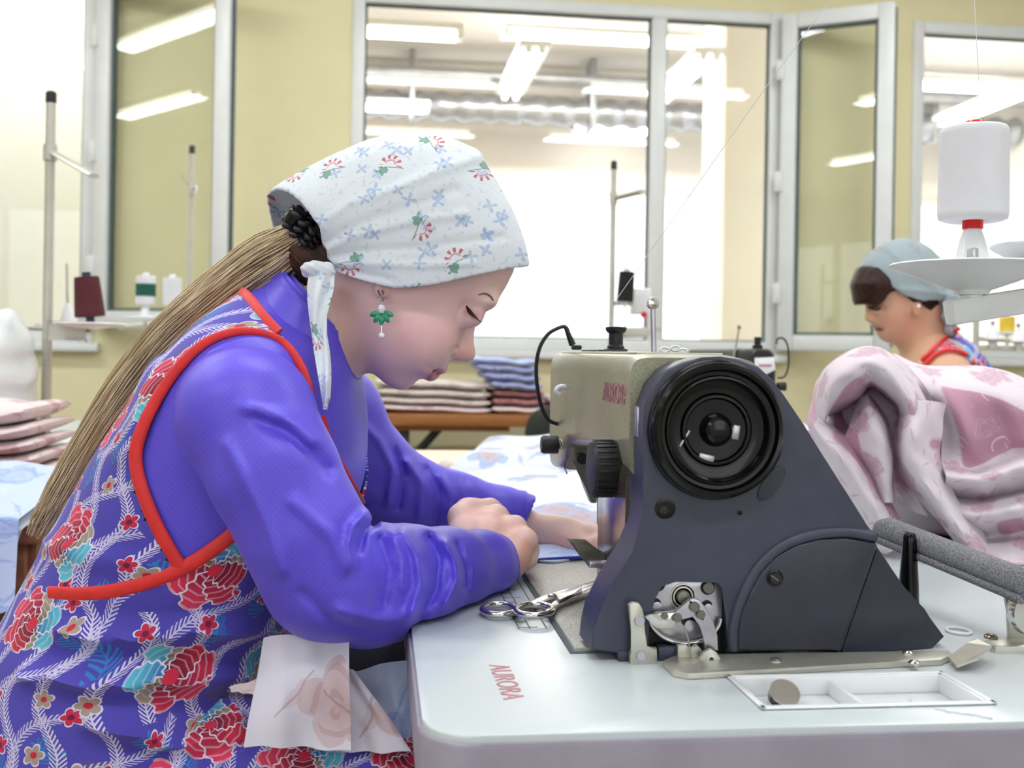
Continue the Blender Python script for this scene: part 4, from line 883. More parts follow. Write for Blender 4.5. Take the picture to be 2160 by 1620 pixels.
# thread stand at the back of the table with spool plate
sx = P(2255,640,0.97)
ts = empty('thread_stand', Vector((sx.x,sx.y,TZ)), 'white thread stand with dish plates at the right edge of the picture', 'thread stand')
tube('pole', [Vector((sx.x,sx.y,TZ)), Vector((sx.x,sx.y,TZ+0.62))], 0.008, M_satin, ts, seg=16); lathe('base_flange', [(0.03,0),(0.03,0.006),(0.012,0.012),(0.0085,0.02)], Vector((sx.x,sx.y,TZ)), (0,0,1), M_satin, ts)
pcx = P(2050,572,0.97)
a_ = P(2004,655,0.965); b_ = P(2290,610,0.985); dd = (b_-a_); ln = dd.length; ang = math.atan2(dd.y,dd.x); pit = math.asin(dd.z/ln)
Mx = Matrix.Translation(a_) @ Matrix.Rotation(ang,4,'Z') @ Matrix.Rotation(-pit,4,'Y')
box('cross_arm', (-0.002,-0.009,-0.013), (ln,0.009,0.0095), M_whitep, ts, bev=0.003, M=Mx)
tube('overhead_arm', [Vector((sx.x,sx.y,TZ+0.60)), P(2060,-260,0.97)], 0.005, M_satin, ts, seg=10)
pl = Vector((pcx.x,pcx.y,pcx.z)); lathe('spool_plate', [(0.0005,-0.022),(0.014,-0.021),(0.016,-0.017),(0.036,-0.010),(0.062,0.0005),(0.0685,0.0035),(0.0700,0.0050),(0.0690,0.0062),(0.060,0.0055),(0.030,0.0030),(0.0005,0.0025)], pl, (0,0,1), M_whitep, ts, seg=72)
lathe('plate_boss', [(0.0005,-0.034),(0.0105,-0.034),(0.0108,-0.022),(0.0095,-0.019),(0.0005,-0.019)], pl, (0,0,1), M_whitep, ts, seg=32)
sb = Vector((pl.x,pl.y,pl.z+0.003)); prof = [(0.0162,0),(0.0155,0.002),(0.0108,0.024),(0.0072,0.0345),(0.0068,0.037),(0.0004,0.037)]
sc2 = lathe('spool_seat', prof, sb, (0,0,1), M_whitep, ts, seg=6, sharp=30)
fw = P(2050,538,0.95); box('seat_window', fw+Vector((-0.003,-0.006,-0.005)), fw+Vector((0.003,0.004,0.006)), M_nickel, sc2, bev=0.001)
pl2 = P(2222,528,0.99); lathe('spool_plate', [(0.0005,-0.016),(0.014,-0.015),(0.036,-0.008),(0.050,0.000),(0.0535,0.003),(0.0530,0.0048),(0.030,0.0028),(0.0005,0.002)], pl2, (0,0,1), M_whitep, ts, seg=60)
# white thread cone on it
cz = sb.z+0.035; co = Vector((sb.x,sb.y,cz)); s2 = 0.97/FPX
tc = empty('thread_spool', co, 'large white thread spool on a red core, nearest of the spools', 'thread spool')
lathe('core', [(0.0085,-0.0005),(0.0088,0.0),(0.0088,0.094),(0.0075,0.0955),(0.003,0.0955),(0.0028,0.092)], co, (0,0,1), M_red, tc, seg=36)
hh = 0.0052; lathe('thread_winding', [(0.006,hh+0.002),(0.024,hh+0.001),(0.0288,hh+0.003),(0.0296,hh+0.0065)]+[(0.0297+0.00022*(i%2)-0.000016*i,hh+0.007+i*0.00145) for i in range(51)]+[(0.0285,hh+0.0825),(0.027,hh+0.0845),(0.006,hh+0.085)], co, (0,0,1), M_thread, tc, seg=64, sharp=60)
# running threads
eye = P(1760,-14,1.02); end = Q(1300,632,y=1.235)
tube('running_thread', [co+Vector((0.006,0,0.096)), P(2062,120,0.97), P(2054,-30,0.97), P(2060,-258,0.97)], 0.00035, M_thread, None, seg=5, label='white thread rising straight up from the large spool', cat='thread')
tube('running_thread', [P(2060,-258,0.97), eye, P(1610,192,1.08), end, Vector((pb.x,pb.y,zt+0.03))], 0.0004, M_thread, None, seg=5, label='white thread slanting down across the window to the machine', cat='thread')
# ------------------------------------------------------------------ the front seamstress
DH = 1.12
class Outline:
    """signed distance of a picture outline laid in the plane D, softened inside so that inflated forms have no creases"""
    def __init__(s, pts, D, blur=0.010, cell=0.0016, pad=0.05, smooth=0):
        poly = cpoly([tuple(p) for p in (crom(pts, smooth, True) if smooth else pts)], D); A = np.array(poly)
        s.lo = A.min(0)-pad; s.hi = A.max(0)+pad; s.c = cell; n = ((s.hi-s.lo)/cell).astype(int)+2
        X, Z = np.meshgrid(s.lo[0]+cell*np.arange(n[0]), s.lo[1]+cell*np.arange(n[1]), indexing='ij')
        d = sd_poly2(X.ravel(), Z.ravel(), poly).reshape(X.shape); b = d.copy(); k = max(1,int(blur/cell))
        ker = np.exp(-0.5*(np.arange(-2*k,2*k+1)/k)**2); ker /= ker.sum()
        for ax in (0,1): b = np.apply_along_axis(lambda v: np.convolve(np.pad(v,2*k,mode='edge'), ker, 'valid'), ax, b)
        t = np.clip((-d-0.003)/0.014,0,1); t = t*t*(3-2*t); s.g = d*(1-t)+b*t; s.D = D; s.poly = poly
    def __call__(s, x, z):
        i = np.clip((x-s.lo[0])/s.c,0,s.g.shape[0]-1.001); j = np.clip((z-s.lo[1])/s.c,0,s.g.shape[1]-1.001)
        a = i.astype(int); b = j.astype(int); fi = i-a; fj = j-b; g = s.g
        v = g[a,b]*(1-fi)*(1-fj)+g[a+1,b]*fi*(1-fj)+g[a,b+1]*(1-fi)*fj+g[a+1,b+1]*fi*fj
        ox = np.maximum(0,np.maximum(s.lo[0]-x,x-s.hi[0])); oz = np.maximum(0,np.maximum(s.lo[1]-z,z-s.hi[1]))
        return v+np.hypot(ox,oz)
    def inflate(s, p, W, R, D0=None):
        d2 = s(p[:,0],p[:,2]); y = p[:,1]-(s.D if D0 is None else D0); a = np.maximum(0,1+d2/R); k = min(W,R)
        return (np.sqrt(a*a+(y/W)**2)-1.0)*k
def pc(px,py,D): return np.array(PC(px,py,D))
hp = [(1088,540),(1084,572),(1068,604),(1050,633),(1030,652),(1008,668),(990,690),(975,716),(962,742),(953,758),(946,766),(939,775),(935,783),(926,787),(919,788),(916,793),(909,799),(901,798),(889,797),(878,805),(870,814),(859,821),(844,823),(830,819),(814,810),(800,798),(788,786),(776,776),(757,764),(735,735),(705,690),(680,620),(678,520),(700,430),(750,360),(830,318),(920,316),(1000,350),(1055,420),(1080,480)]
HEAD = Outline(hp, DH, 0.010)
nosep = [(1022,652),(1010,664),(1004,680),(1001,700),(999.5,720),(999,738),(998,748),(994,757),(986,761),(976,760),(962,757),(950,758),(948,740),(962,712),(980,682),(1000,650)]
NOSE = Outline(nosep, DH, 0.003, 0.0008, 0.03)
nw, nel = pc(1018,1196,1.165), pc(705,1225,0.965)
HK = [pc(1003,1086,1.245), pc(1046,1090,1.230), pc(1086,1112,1.212), pc(1106,1142,1.196)]
def f_body(p):
    d = HEAD.inflate(p, 0.070, 0.090)
    nz = NOSE.inflate(p, 0.0125, 0.013)
    nz = smin(nz, sd_ell(p, pc(966,746,DH-0.0095), (0.0105,0.0075,0.0075)), 0.006); nz = smin(nz, sd_ell(p, pc(966,746,DH+0.0095), (0.0105,0.0075,0.0075)), 0.006)
    nz = smin(nz, sd_ell(p, pc(987,745,DH), (0.0075,0.0085,0.0085)), 0.006)
    for s in (-1,1):                                        # sockets, lids, cheeks, brow
        d = smax(d, -sd_ell(p, pc(1012,663,DH+s*0.035), (0.017,0.018,0.010)), 0.012)
        d = smin(d, sd_ell(p, pc(994,668,DH+s*0.031), (0.0125,0.0145,0.0110)), 0.004)
        d = smin(d, sd_ell(p, pc(1022,636,DH+s*0.026), (0.012,0.020,0.008)), 0.012)
        d = smin(d, sd_ell(p, pc(892,708,DH+s*0.036), (0.026,0.020,0.028)), 0.03)
        d = smin(d, sd_ell(p, pc(806,606,DH+s*0.0715), (0.009,0.0035,0.012)), 0.004)
    d = smin(d, nz, 0.005)
    d = smin(d, sd_ell(p, pc(927,780,DH), (0.0066,0.0125,0.0040)), 0.008); d = smin(d, sd_ell(p, pc(910,792,DH), (0.0058,0.0105,0.0050)), 0.007)
    # mouth line
    X, Y = pix(p[:,0],p[:,1],p[:,2]); near = np.abs(p[:,1]-DH) < 0.05
    d = d + 0.0022*np.exp(-(pseg(X,Y,[(903,771),(912,778),(921,786),(930,789)])/2.6)**2)*near
    d = d - 0.0014*np.exp(-(pseg(X,Y,[(908,781),(914,791),(908,797)])/5.0)**2)*near
    d = d + 0.0016*np.exp(-(pseg(X,Y,[(962,732),(951,742),(949,752),(957,761)])/3.2)**2)*near
    # neck, trunk and arms (inside the clothes), near hand, far hand
    d = smin(d, sd_chain(p, [pc(738,600,DH),pc(700,690,DH),pc(640,790,1.125)], [0.047,0.046,0.052], 0.02), 0.018)
    d = smin(d, sd_chain(p, [pc(590,860,1.13),pc(430,1120,1.13),pc(260,1440,1.13)], [0.062,0.080,0.080], 0.03, (1,0.75,1)), 0.012)
    d = smin(d, sd_chain(p, [pc(540,830,1.03),pc(560,900,0.99),nel,pc(930,1195,1.10),nw], [0.04,0.040,0.037,0.028,0.0235], 0.015), 0.02)
    d = smin(d, sd_chain(p, [pc(600,850,1.16),pc(690,880,1.27),pc(790,1015,1.36),pc(960,1075,1.40),pc(1090,1108,1.405),pc(1165,1124,1.40),pc(1200,1130,1.395)], [0.034,0.032,0.028,0.024,0.0225,0.0200,0.0195], 0.015), 0.02)
    h = sd_chain(p, [nw, pc(1022,1150,1.19), pc(1028,1118,1.215)], [0.0235,0.026,0.022], 0.01)
    for k, r in zip(HK, (0.0140,0.0140,0.0132,0.0118)): h = smin(h, sd_cone(p, pc(1022,1160,1.188), k, 0.021, r*0.92), 0.008); h = smin(h, sd_sphere(p, k, r), 0.005)
    h = smin(h, sd_chain(p, [HK[3], pc(1072,1180,1.175), nw], [0.0125,0.020,0.020], 0.01), 0.012)
    h = smin(h, sd_cone(p, pc(985,1140,1.20), pc(1000,1180,1.165), 0.020, 0.018), 0.014)
    for k, (a, b, c) in zip(HK, (((1062,1108,1.275),(1080,1150,1.270),(1066,1172,1.245)), ((1092,1118,1.258),(1104,1156,1.250),(1086,1178,1.225)), ((1112,1135,1.236),(1117,1166,1.226),(1100,1186,1.205)), ((1119,1160,1.206),(1117,1180,1.194),(1100,1194,1.185)))):
        h = smin(h, sd_chain(p, [k, pc(*a), pc(*b), pc(*c)], [0.0120,0.0100,0.0090,0.0080], 0.003), 0.0025)
    h = smin(h, sd_chain(p, [pc(985,1150,1.195), pc(972,1090,1.225), pc(986,1076,1.240), pc(1034,1073,1.262), pc(1056,1083,1.275)], [0.020,0.0135,0.0125,0.0110,0.0092], 0.008), 0.010)
    for a, b in (((1008,1100),(1016,1150)),((1046,1105),(1038,1150)),((1082,1125),(1052,1160))):     # tendons
        h = h - 0.0013*np.exp(-(pseg(X,Y,[a,b])/5.0)**2)*(p[:,1]<1.235)
    d = smin(d, h, 0.010)
    # far hand: palm laid on the cloth with four fingers and thumb towards the needle
    g = sd_chain(p, [pc(1195,1130,1.395), pc(1240,1140,1.385), pc(1270,1146,1.375)], [0.0200,0.0205,0.0185], 0.008, (1,0.8,1))
    for j, (kx,ky,kd,l) in enumerate(((1290,1150,1.350,1.0),(1296,1148,1.370,1.08),(1294,1144,1.390,1.0),(1286,1140,1.408,0.82))):
        k0 = pc(kx-22,ky,kd); k1 = pc(kx,ky+1,kd); k2 = pc(kx+40*l,ky+5,kd-0.004); k3 = pc(kx+72*l,ky+16,kd-0.008)
        g = smin(g, sd_chain(p, [pc(1255,1143,1.380), k0, k1, k2, k3], [0.017,0.0125,0.0105,0.0092,0.0078], 0.004), 0.005)
    g = smin(g, sd_chain(p, [pc(1205,1140,1.372), pc(1240,1158,1.345), pc(1280,1168,1.335)], [0.015,0.0110,0.0085], 0.006), 0.010)
    d = smin(d, g, 0.012)
    return d
pw = empty('person', P(330,1500,1.13).xy.to_3d()+Vector((0,0,0.40)), 'seamstress in violet shirt, floral apron and white kerchief bending over her machine', 'person')
body, BV, BF = sdf_obj('body', f_body, (-0.46,0.92,0.62), (0.20,1.46,1.22), 0.0026, M_skin, pw, 2, largest=True)
def paint(o, V, base, spots):
    X, Y = pix(V[:,0],V[:,1],V[:,2]); C = np.tile(np.array(lin(base)),(len(V),1))
    for pts, wd, col, amt, dmax in spots:
        m = amt*np.exp(-(pseg(X,Y,pts)/wd)**2)
        if dmax is not None: m = m*(V[:,1] < dmax[1])*(V[:,1] > dmax[0])
        C = C*(1-m[:,None]) + np.array(lin(col))*m[:,None]
    set_color(o, C)
paint(body, BV, (243,208,198), [([(900,700),(860,690)],75,(240,186,190),0.85,(0,1.12)), ([(820,640),(960,640)],60,(244,204,202),0.6,(0,1.12)), ([(975,745),(990,740)],16,(224,158,150),0.6,None), ([(904,773),(914,783),(922,787)],6,(176,62,76),1.0,(1.085,1.155)), ([(918,779),(932,783)],6,(206,104,110),0.9,(1.085,1.155)), ([(914,791),(906,797)],7,(204,84,96),0.95,(1.085,1.155)), ([(985,660),(1005,664)],9,(196,138,136),0.6,(0,1.12)),
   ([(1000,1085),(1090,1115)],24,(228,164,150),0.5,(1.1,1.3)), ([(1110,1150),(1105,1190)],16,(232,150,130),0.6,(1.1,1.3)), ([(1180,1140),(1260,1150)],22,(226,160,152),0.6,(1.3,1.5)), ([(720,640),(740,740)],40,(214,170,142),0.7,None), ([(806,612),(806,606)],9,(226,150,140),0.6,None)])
bvh_body = BVHTree.FromPolygons([Vector(v) for v in c2w_arr(BV)], BF.tolist())
def cast(px,py,tree,off=0.0,default=None):
    o = Vector((0,0,CAMZ)); a, b = rayc(px,py); d = (C2W(a,1.0,0.0)+Vector((0,0,b))).normalized()
    h = tree.ray_cast(o,d)
    if h[0] is None: return P(px,py,default) if default else None
    return h[0] + h[1]*off
# brow and lashes
def stroke(name, pts, r0, mat, parent, tree=bvh_body, off=0.0008, dflt=1.09, seg=6):
    L = [cast(x,y,tree,off,dflt) for x,y in crom(pts,4)]; n = len(L); tube(name, L, [r0*(0.35+0.65*math.sin(math.pi*(i+0.6)/(n+0.4))) for i in range(n)], mat, parent, seg=seg, flat=0.5)
M_brow = plain('brown brow hair', (142,108,98), 0.7)
stroke('eyebrow', [(1008,622),(1022,620),(1033,625),(1040,634)], 0.0017, M_brow, pw)
stroke('lash_line', [(984,646),(991,654),(999,664),(1007,672)], 0.0013, M_lash, pw)
lv_ = []
for i in range(13):
    t_ = i/12; b0 = cast(984+22*t_, 648+24*t_, bvh_body, 0.0006, 1.085); cD = W2C(b0)[1]
    tip = P(984+22*t_+ (4+7*t_) , 648+24*t_ + 15 - 8*t_, cD-0.004); mid = b0.lerp(tip,0.5)+Vector((0,-0.002,-0.001)); lv_.append(tube_vf([b0,mid,tip],[0.0005,0.0004,0.0001],5))
V, F = join_vf(lv_); mk('eyelashes', V, F, M_lash, pw, kind='stuff')

# ---- shirt: trunk loft plus sleeves
SECT = [((-50, 1716), (560, 1850), 0.185), ((-28, 1575), (560, 1700), 0.185), ((10, 1434), (575, 1560), 0.178), ((53, 1303), (590, 1430), 0.17), ((113, 1189), (620, 1310), 0.16), ((178, 1068), (680, 1190), 0.158), ((241, 958), (735, 1090), 0.16), ((300, 867), (762, 1010), 0.165), ((361, 784), (768, 925), 0.165), ((420, 717), (764, 845), 0.158), ((474, 666), (756, 790), 0.135), ((521, 630), (748, 755), 0.098), ((559, 603), (748, 735), 0.072), ((592, 580), (752, 722), 0.062), ((618, 566), (757, 712), 0.06)]
DT = 1.13
def loft_body(off, n=160, m=140, lo=0, hi=None):
    S = SECT[lo:hi]; Bk = np.array([pc(*s[0],DT) for s in S]); Fr = np.array([pc(*s[1],DT) for s in S]); W_ = np.array([s[2] for s in S])
    Bk = np.array(crom(Bk,8)); Fr = np.array(crom(Fr,8)); W_ = np.array(crom([[w_] for w_ in W_],8))[:,0]
    th = np.linspace(0,2*np.pi,n,endpoint=False); V = []; U = []; acc = 0; e = 2/2.35
    for j in range(len(Bk)):
        c = (Bk[j]+Fr[j])/2; h = (Fr[j]-Bk[j])/2; L = np.linalg.norm(h); hd = h/L
        if j: acc += np.linalg.norm(c-cp)
        cp = c; ct, st_ = np.cos(th), np.sin(th); a = np.sign(ct)*np.abs(ct)**e*(L+off); b = np.sign(st_)*np.abs(st_)**e*(W_[j]+off)
        pts = c + a[:,None]*hd + np.stack([0*b,b,0*b],1); V.append(pts); U.append(np.stack([(th-np.pi)*(L+W_[j])/2, np.full(n,acc)],1))
    return np.array(V), np.array(U)
TV, TU = loft_body(0.0); nj, nn, _ = TV.shape
def loft_faces(nj,nn,mask=None):
    F = []
    for j in range(nj-1):
        for i in range(nn):
            k = (i+1)%nn
            if mask is None or mask[j,i]: F.append([j*nn+i,(j+1)*nn+i,(j+1)*nn+k,j*nn+k])
    return F
FT = loft_faces(nj,nn); bvh_tr = BVHTree.FromPolygons([Vector(v) for v in c2w_arr(TV.reshape(-1,3))], FT)
SLN = [pc(500,850,1.015), pc(520,880,0.985), pc(580,1000,0.962), pc(640,1120,0.955), pc(690,1212,0.965), pc(775,1232,1.00), pc(860,1226,1.045), pc(940,1208,1.095), pc(1012,1194,1.145), pc(1034,1190,1.168)]
SLR = [0.056,0.058,0.053,0.051,0.053,0.053,0.050,0.042,0.034,0.030]
nfold = [([(770,1085),(745,1110),(735,1150),(742,1190)],9,0.006),([(790,1105),(768,1120),(758,1160)],8,-0.006),([(850,1125),(880,1170),(890,1230),(870,1290)],12,0.007),([(905,1135),(925,1180),(920,1240),(890,1300)],10,-0.006),([(940,1145),(960,1180),(965,1225),(940,1275)],9,0.006),([(965,1150),(985,1200),(985,1240)],7,-0.004),
  ([(660,930),(600,880),(520,860)],16,0.005),([(690,990),(620,920),(540,880)],14,-0.004),([(480,940),(560,1100),(590,1200)],16,0.004),([(720,1290),(800,1310),(900,1290)],14,0.004),([(640,1250),(700,1310),(790,1330)],12,-0.003),([(800,1140),(820,1200),(810,1270)],12,-0.005),([(620,1060),(700,1130),(730,1200)],14,0.004),([(830,1130),(850,1180),(850,1240)],9,0.004)]
def f_nsl(p):
    d = sd_chain(p, SLN, SLR, 0.02); d = d - 1.35*ridges(p, nfold, 1.2)
    q_ = (p-SLN[-1])@((SLN[-1]-SLN[-2])/np.linalg.norm(SLN[-1]-SLN[-2]))
    cuff = sd_cone(p, SLN[-2], SLN[-1]+(SLN[-1]-SLN[-2])*0.45, 0.0315, 0.0325)
    d = smin(d, cuff, 0.006); d = smax(d, q_-0.012, 0.002)
    xw = p[:,0]*CYW+p[:,1]*SY; d = smax(d, (TZ+0.002-4.0*np.maximum(0,0.034-xw))-p[:,2], 0.008)
    return smax(d, -(np.maximum(sd_cone(p, SLN[-2], SLN[-1]+(SLN[-1]-SLN[-2])*3, 0.0285, 0.0295), -(q_+0.025))), 0.002)
v1 = sdf_mesh(f_nsl, (-0.36,0.86,0.70), (0.05,1.26,1.02), 0.0026)
SLF = [pc(640,840,1.22), pc(690,880,1.29), pc(770,1000,1.36), pc(860,1052,1.395), pc(960,1072,1.405), pc(1060,1088,1.408), pc(1090,1093,1.408)]
SFR = [0.058,0.062,0.060,0.052,0.043,0.034,0.031]
ffold = [([(770,900),(800,930),(830,990),(820,1060)],9,0.006),([(830,950),(850,1000),(840,1070)],8,-0.006),([(860,975),(890,1020),(885,1090)],9,0.006),([(900,990),(925,1040),(915,1110)],8,-0.005),([(930,1005),(955,1050),(945,1110)],8,0.004),([(980,1015),(1000,1060),(985,1110)],10,-0.003)]
def f_fsl(p):
    d = sd_chain(p, SLF, SFR, 0.02) - ridges(p, ffold)
    ax_ = (SLF[-1]-SLF[-2])/np.linalg.norm(SLF[-1]-SLF[-2]); q_ = (p-SLF[-1])@ax_
    d = smin(d, sd_cone(p, SLF[-2], SLF[-1]+ax_*0.012, 0.031, 0.033), 0.006); d = smax(d, q_-0.012-0.35*(p[:,2]-SLF[-1][2]), 0.002)
    return smax(d, -np.maximum(sd_cone(p, SLF[-2], SLF[-1]+ax_*0.06, 0.028, 0.0300), -(q_+0.03)), 0.002)
v2 = sdf_mesh(f_fsl, (-0.30,1.10,0.72), (0.06,1.50,1.02), 0.0028)
def polish(V,F,it):
    a = F.ravel(); b = F[:,[1,2,3,0]].ravel()
    for _ in range(it):
        acc = np.zeros_like(V)
        for s in range(3): acc[:,s] = np.bincount(a,V[b,s],len(V))+np.bincount(b,V[a,s],len(V))
        n = np.bincount(a,minlength=len(V))+np.bincount(b,minlength=len(V)); V = 0.5*V+0.5*acc/np.maximum(n,1)[:,None]
    return V
sh_parts = [(TV.reshape(-1,3),FT),(polish(*v1,2),v1[1].tolist()),(polish(*v2,2),v2[1].tolist())]
VV, FF = join_vf(sh_parts); VV = np.array(VV); 
def cuff(name, A, B, r0, r1_, mat):
    ax = (C2W(*B)-C2W(*A)); L = ax.length
    return lathe(name, [(r0-0.002,0),(r0,0),(r0+0.001,L*0.15),(r1_,L*0.95),(r1_-0.001,L),(r1_-0.0025,L),(r1_-0.003,L*0.9),(r0-0.003,0.002)], C2W(*A), ax, mat, pw, seg=40)
cuff('cuff', pc(985,1199,1.128), pc(1040,1189,1.176), 0.0350, 0.0335, M_shirt); cuff('cuff', pc(1040,1084,1.408), pc(1102,1095,1.408), 0.0345, 0.0365, M_shirt)
mk('shirt', c2w_arr(VV), FF, M_shirt, pw, True, uv=np.stack([VV[:,0]+0.3*VV[:,1],VV[:,2]],1))
# shirt collar: folded band round the neck
def ringcurve(lo, hi, n=40, grow=0.0):
    b0,f0,wd = lo; c = (pc(*b0,DT)+pc(*f0,DT))/2; h = (pc(*f0,DT)-pc(*b0,DT))/2
    return [c+h*(1+grow)*math.cos(a)+np.array([0,(wd+grow*0.05)*math.sin(a),0]) for a in [2*math.pi*i/n for i in range(n+1)]]
r1 = ringcurve(((556,612),(754,768),0.080),0); r2 = ringcurve(((600,556),(764,730),0.072),0); r3 = ringcurve(((544,622),(760,800),0.094),0)
def collar(u,v):
    i = u*40; k = int(min(i,39)); f = i-k
    A = r1[k]*(1-f)+r1[k+1]*f; B = r2[k]*(1-f)+r2[k+1]*f; Cc_ = r3[k]*(1-f)+r3[k+1]*f
    out = A*(1-v*2)+B*(v*2) if v < 0.5 else B*(2-2*v)+Cc_*(2*v-1)
    return C2W(*out)
sheet('collar', collar, 81, 17, 0.0022, M_shirt, pw)
# ---- apron bodice
AV, AU = loft_body(0.0055); cV = AV.reshape(-1,3)
arm_poly = [(380,1203),(340,1130),(308,1060),(289,1000),(285,955),(295,915),(315,868),(350,808),(390,758),(430,723),(480,702),(532,698),(585,712),(620,745),(644,792),(655,845),(650,930),(610,1030),(505,1118),(440,1168)]
neck_poly = [(498,600),(520,628),(548,662),(578,694),(600,712),(632,744),(656,792),(667,845),(676,890),(692,938),(722,998),(764,1064),(900,1040),(900,500),(560,500)]
def inpoly(X,Y,poly): return sd_poly2(X,Y,poly) < 0
Xn, Yn = pix(cV[:,0],np.minimum(cV[:,1],2*DT-cV[:,1]),cV[:,2])
cutm = (inpoly(Xn,Yn,arm_poly)|inpoly(Xn,Yn,neck_poly)).reshape(nj,nn)
keep = np.ones((nj,nn),bool)
for j in range(nj-1):
    for i in range(nn):
        k = (i+1)%nn; keep[j,i] = not (cutm[j,i] or cutm[j+1,i] or cutm[j+1,k] or cutm[j,k]) 
bfold = [([(130,1330),(250,1345),(420,1330),(560,1330)],16,0.006),([(180,1300),(300,1300),(480,1290)],12,-0.004),([(60,1420),(200,1440),(380,1430),(520,1420)],16,0.007),([(120,1385),(300,1395),(480,1380)],12,-0.006),([(200,1520),(350,1560),(480,1560)],18,0.007),([(150,1480),(330,1500),(500,1480)],12,-0.006),([(110,1150),(200,1180),(320,1190)],18,0.003),([(330,760),(300,860),(260,960)],20,0.003)]
hN = np.maximum(2.0*ridges(cV, bfold, DT), -0.0032); ctr = np.repeat(AV.mean(1),nn,0).reshape(-1,3); dirn = cV-ctr; dirn /= np.linalg.norm(dirn,axis=1)[:,None]; cV = cV + dirn*hN[:,None]
Fk = loft_faces(nj,nn,keep); bvh_ap = BVHTree.FromPolygons([Vector(v) for v in c2w_arr(cV)], FT)
# give the cloth a thickness
idx = sorted({i for f in Fk for i in f}); mp = {a:i for i,a in enumerate(idx)}; o_ = len(idx)
inn = cV - dirn*0.003; VA = np.concatenate([cV[idx],inn[idx]]); FA = [[mp[i] for i in f] for f in Fk]; FA2 = [[i+o_ for i in f[::-1]] for f in FA]
ec = {}
for f in FA:
    for a,b in zip(f,f[1:]+f[:1]): ec[(a,b)] = ec.get((a,b),0)+1
side = [[b,a,a+o_,b+o_] for (a,b) in ec if (b,a) not in ec]
uvA = AU.reshape(-1,2)[idx]; mk('apron_bodice', c2w_arr(VA), FA+FA2+side, M_apron, pw, True, uv=np.concatenate([uvA,uvA]), sharp=70)
def piping(name, pts, r, tree, off=0.0005, dflt=None, sm_=5, ct=None):
    L = [cast(x,y,tree,off,dflt) for x,y in crom(pts,sm_)]; L = [p for p in L if p is not None]
    A = np.array([p[:] for p in L])
    for _ in range(2): A[1:-1] = 0.25*A[:-2]+0.5*A[1:-1]+0.25*A[2:]
    n = len(A); rr_ = [r*(0.55+0.45*min(1,abs((q_/(n-1))-ct[0])/ct[1])) for q_ in range(n)] if ct else r
    return tube(name, A.tolist(), rr_, M_trim, pw, seg=12, flat=0.42, up=(-SY,-CYW,0.0))
piping('armhole_binding', [(382,1200)]+arm_poly[1:16]+[(652,868),(652,900),(640,960),(610,1030)], 0.0062, bvh_ap, ct=(0.62,0.4)); piping('waist_binding', [(104,1251),(150,1254),(210,1251),(270,1240),(330,1222),(385,1199),(440,1166),(505,1116),(540,1090)], 0.0066, bvh_ap)
piping('neck_binding', [(500,616),(514,622),(532,642),(552,668),(574,692),(586,704)], 0.0068, bvh_ap); piping('neck_binding', [(672,880),(690,938),(706,970),(722,998),(742,1032),(762,1062)], 0.0066, bvh_ap)
# ---- apron skirt over hips and thighs
sfold = [([(300,1575),(420,1560),(520,1520)],14,0.008),([(360,1610),(480,1590),(560,1560)],12,-0.008),([(470,1450),(500,1500),(500,1560)],16,0.006),([(120,1560),(240,1600)],22,0.006),([(560,1600),(700,1594),(860,1590)],10,0.003)]
def f_skirt(p):
    d = sd_chain(p, [pc(120,1560,1.10),pc(420,1640,1.06),pc(900,1745,0.985)], [0.125,0.100,0.078], 0.04)
    d = smin(d, sd_chain(p, [pc(120,1560,1.20),pc(430,1620,1.25),pc(900,1700,1.28)], [0.125,0.100,0.080], 0.04), 0.06)
    d = smin(d, sd_chain(p, [pc(260,1440,1.13),pc(220,1560,1.13)], [0.110,0.120], 0.03, (1,0.70,1)), 0.05)
    d = d - ridges(p, sfold, 1.15); return np.maximum(d, 0.46-p[:,2])
vs_ = sdf_mesh(f_skirt, (-0.62,0.80,0.42), (0.09,1.50,0.86), 0.005); sv = polish(vs_[0],vs_[1],3)
mk('apron_skirt', c2w_arr(sv), vs_[1], M_apron, pw, True, uv=np.stack([sv[:,0],sv[:,2]+sv[:,1]*0.8],1))
# ---- hair: long pony tail of many strands
HPATH = [(655,478,1.080),(626,508,1.085),(580,540,1.095),(518,582,1.11),(442,640,1.125),(362,708,1.14),(290,790,1.15),(226,878,1.152),(168,968,1.152),(118,1054,1.15),(92,1100,1.15),(74,1136,1.15)]
hc_ = [np.array(v) for v in crom([pc(*h) for h in HPATH],5)]; nH = len(hc_); hairs = []; hu = []
for i in range(760):
    a = random.uniform(0,2*math.pi); r = random.random()**0.5; end = random.uniform(0.72,1.0); ph = random.uniform(0,6.28); w2_ = random.uniform(0.2,1.0); pts = []
    m = max(6,int(nH*end))
    for j in range(m):
        t_ = j/(nH-1); d = hc_[min(j+1,nH-1)]-hc_[max(j-1,0)]; d /= np.linalg.norm(d); side_ = np.cross(d,[0,1,0]); side_ /= np.linalg.norm(side_)
        sp_ = 0.014+0.013*min(1,t_*5)-0.016*max(0,t_-0.25)/0.75; wv = 0.004*w2_*math.sin(t_*9+ph)
        pts.append(hc_[j]+side_*(r*sp_*math.cos(a)+wv)+np.array([0,1,0])*(r*sp_*0.8*math.sin(a)))
    rd = [0.00085*(1-0.5*k/(m-1)) for k in range(m)]; V, F = tube_vf([C2W(*q_) for q_ in pts], rd, 4); hairs.append((V,F)); hu += [(i*0.013+k%4*0.0005,(k//4)/m) for k in range(len(V))]
V, F = join_vf(hairs); mk('ponytail', V, F, M_hair, pw, True, uv=hu, kind='stuff')
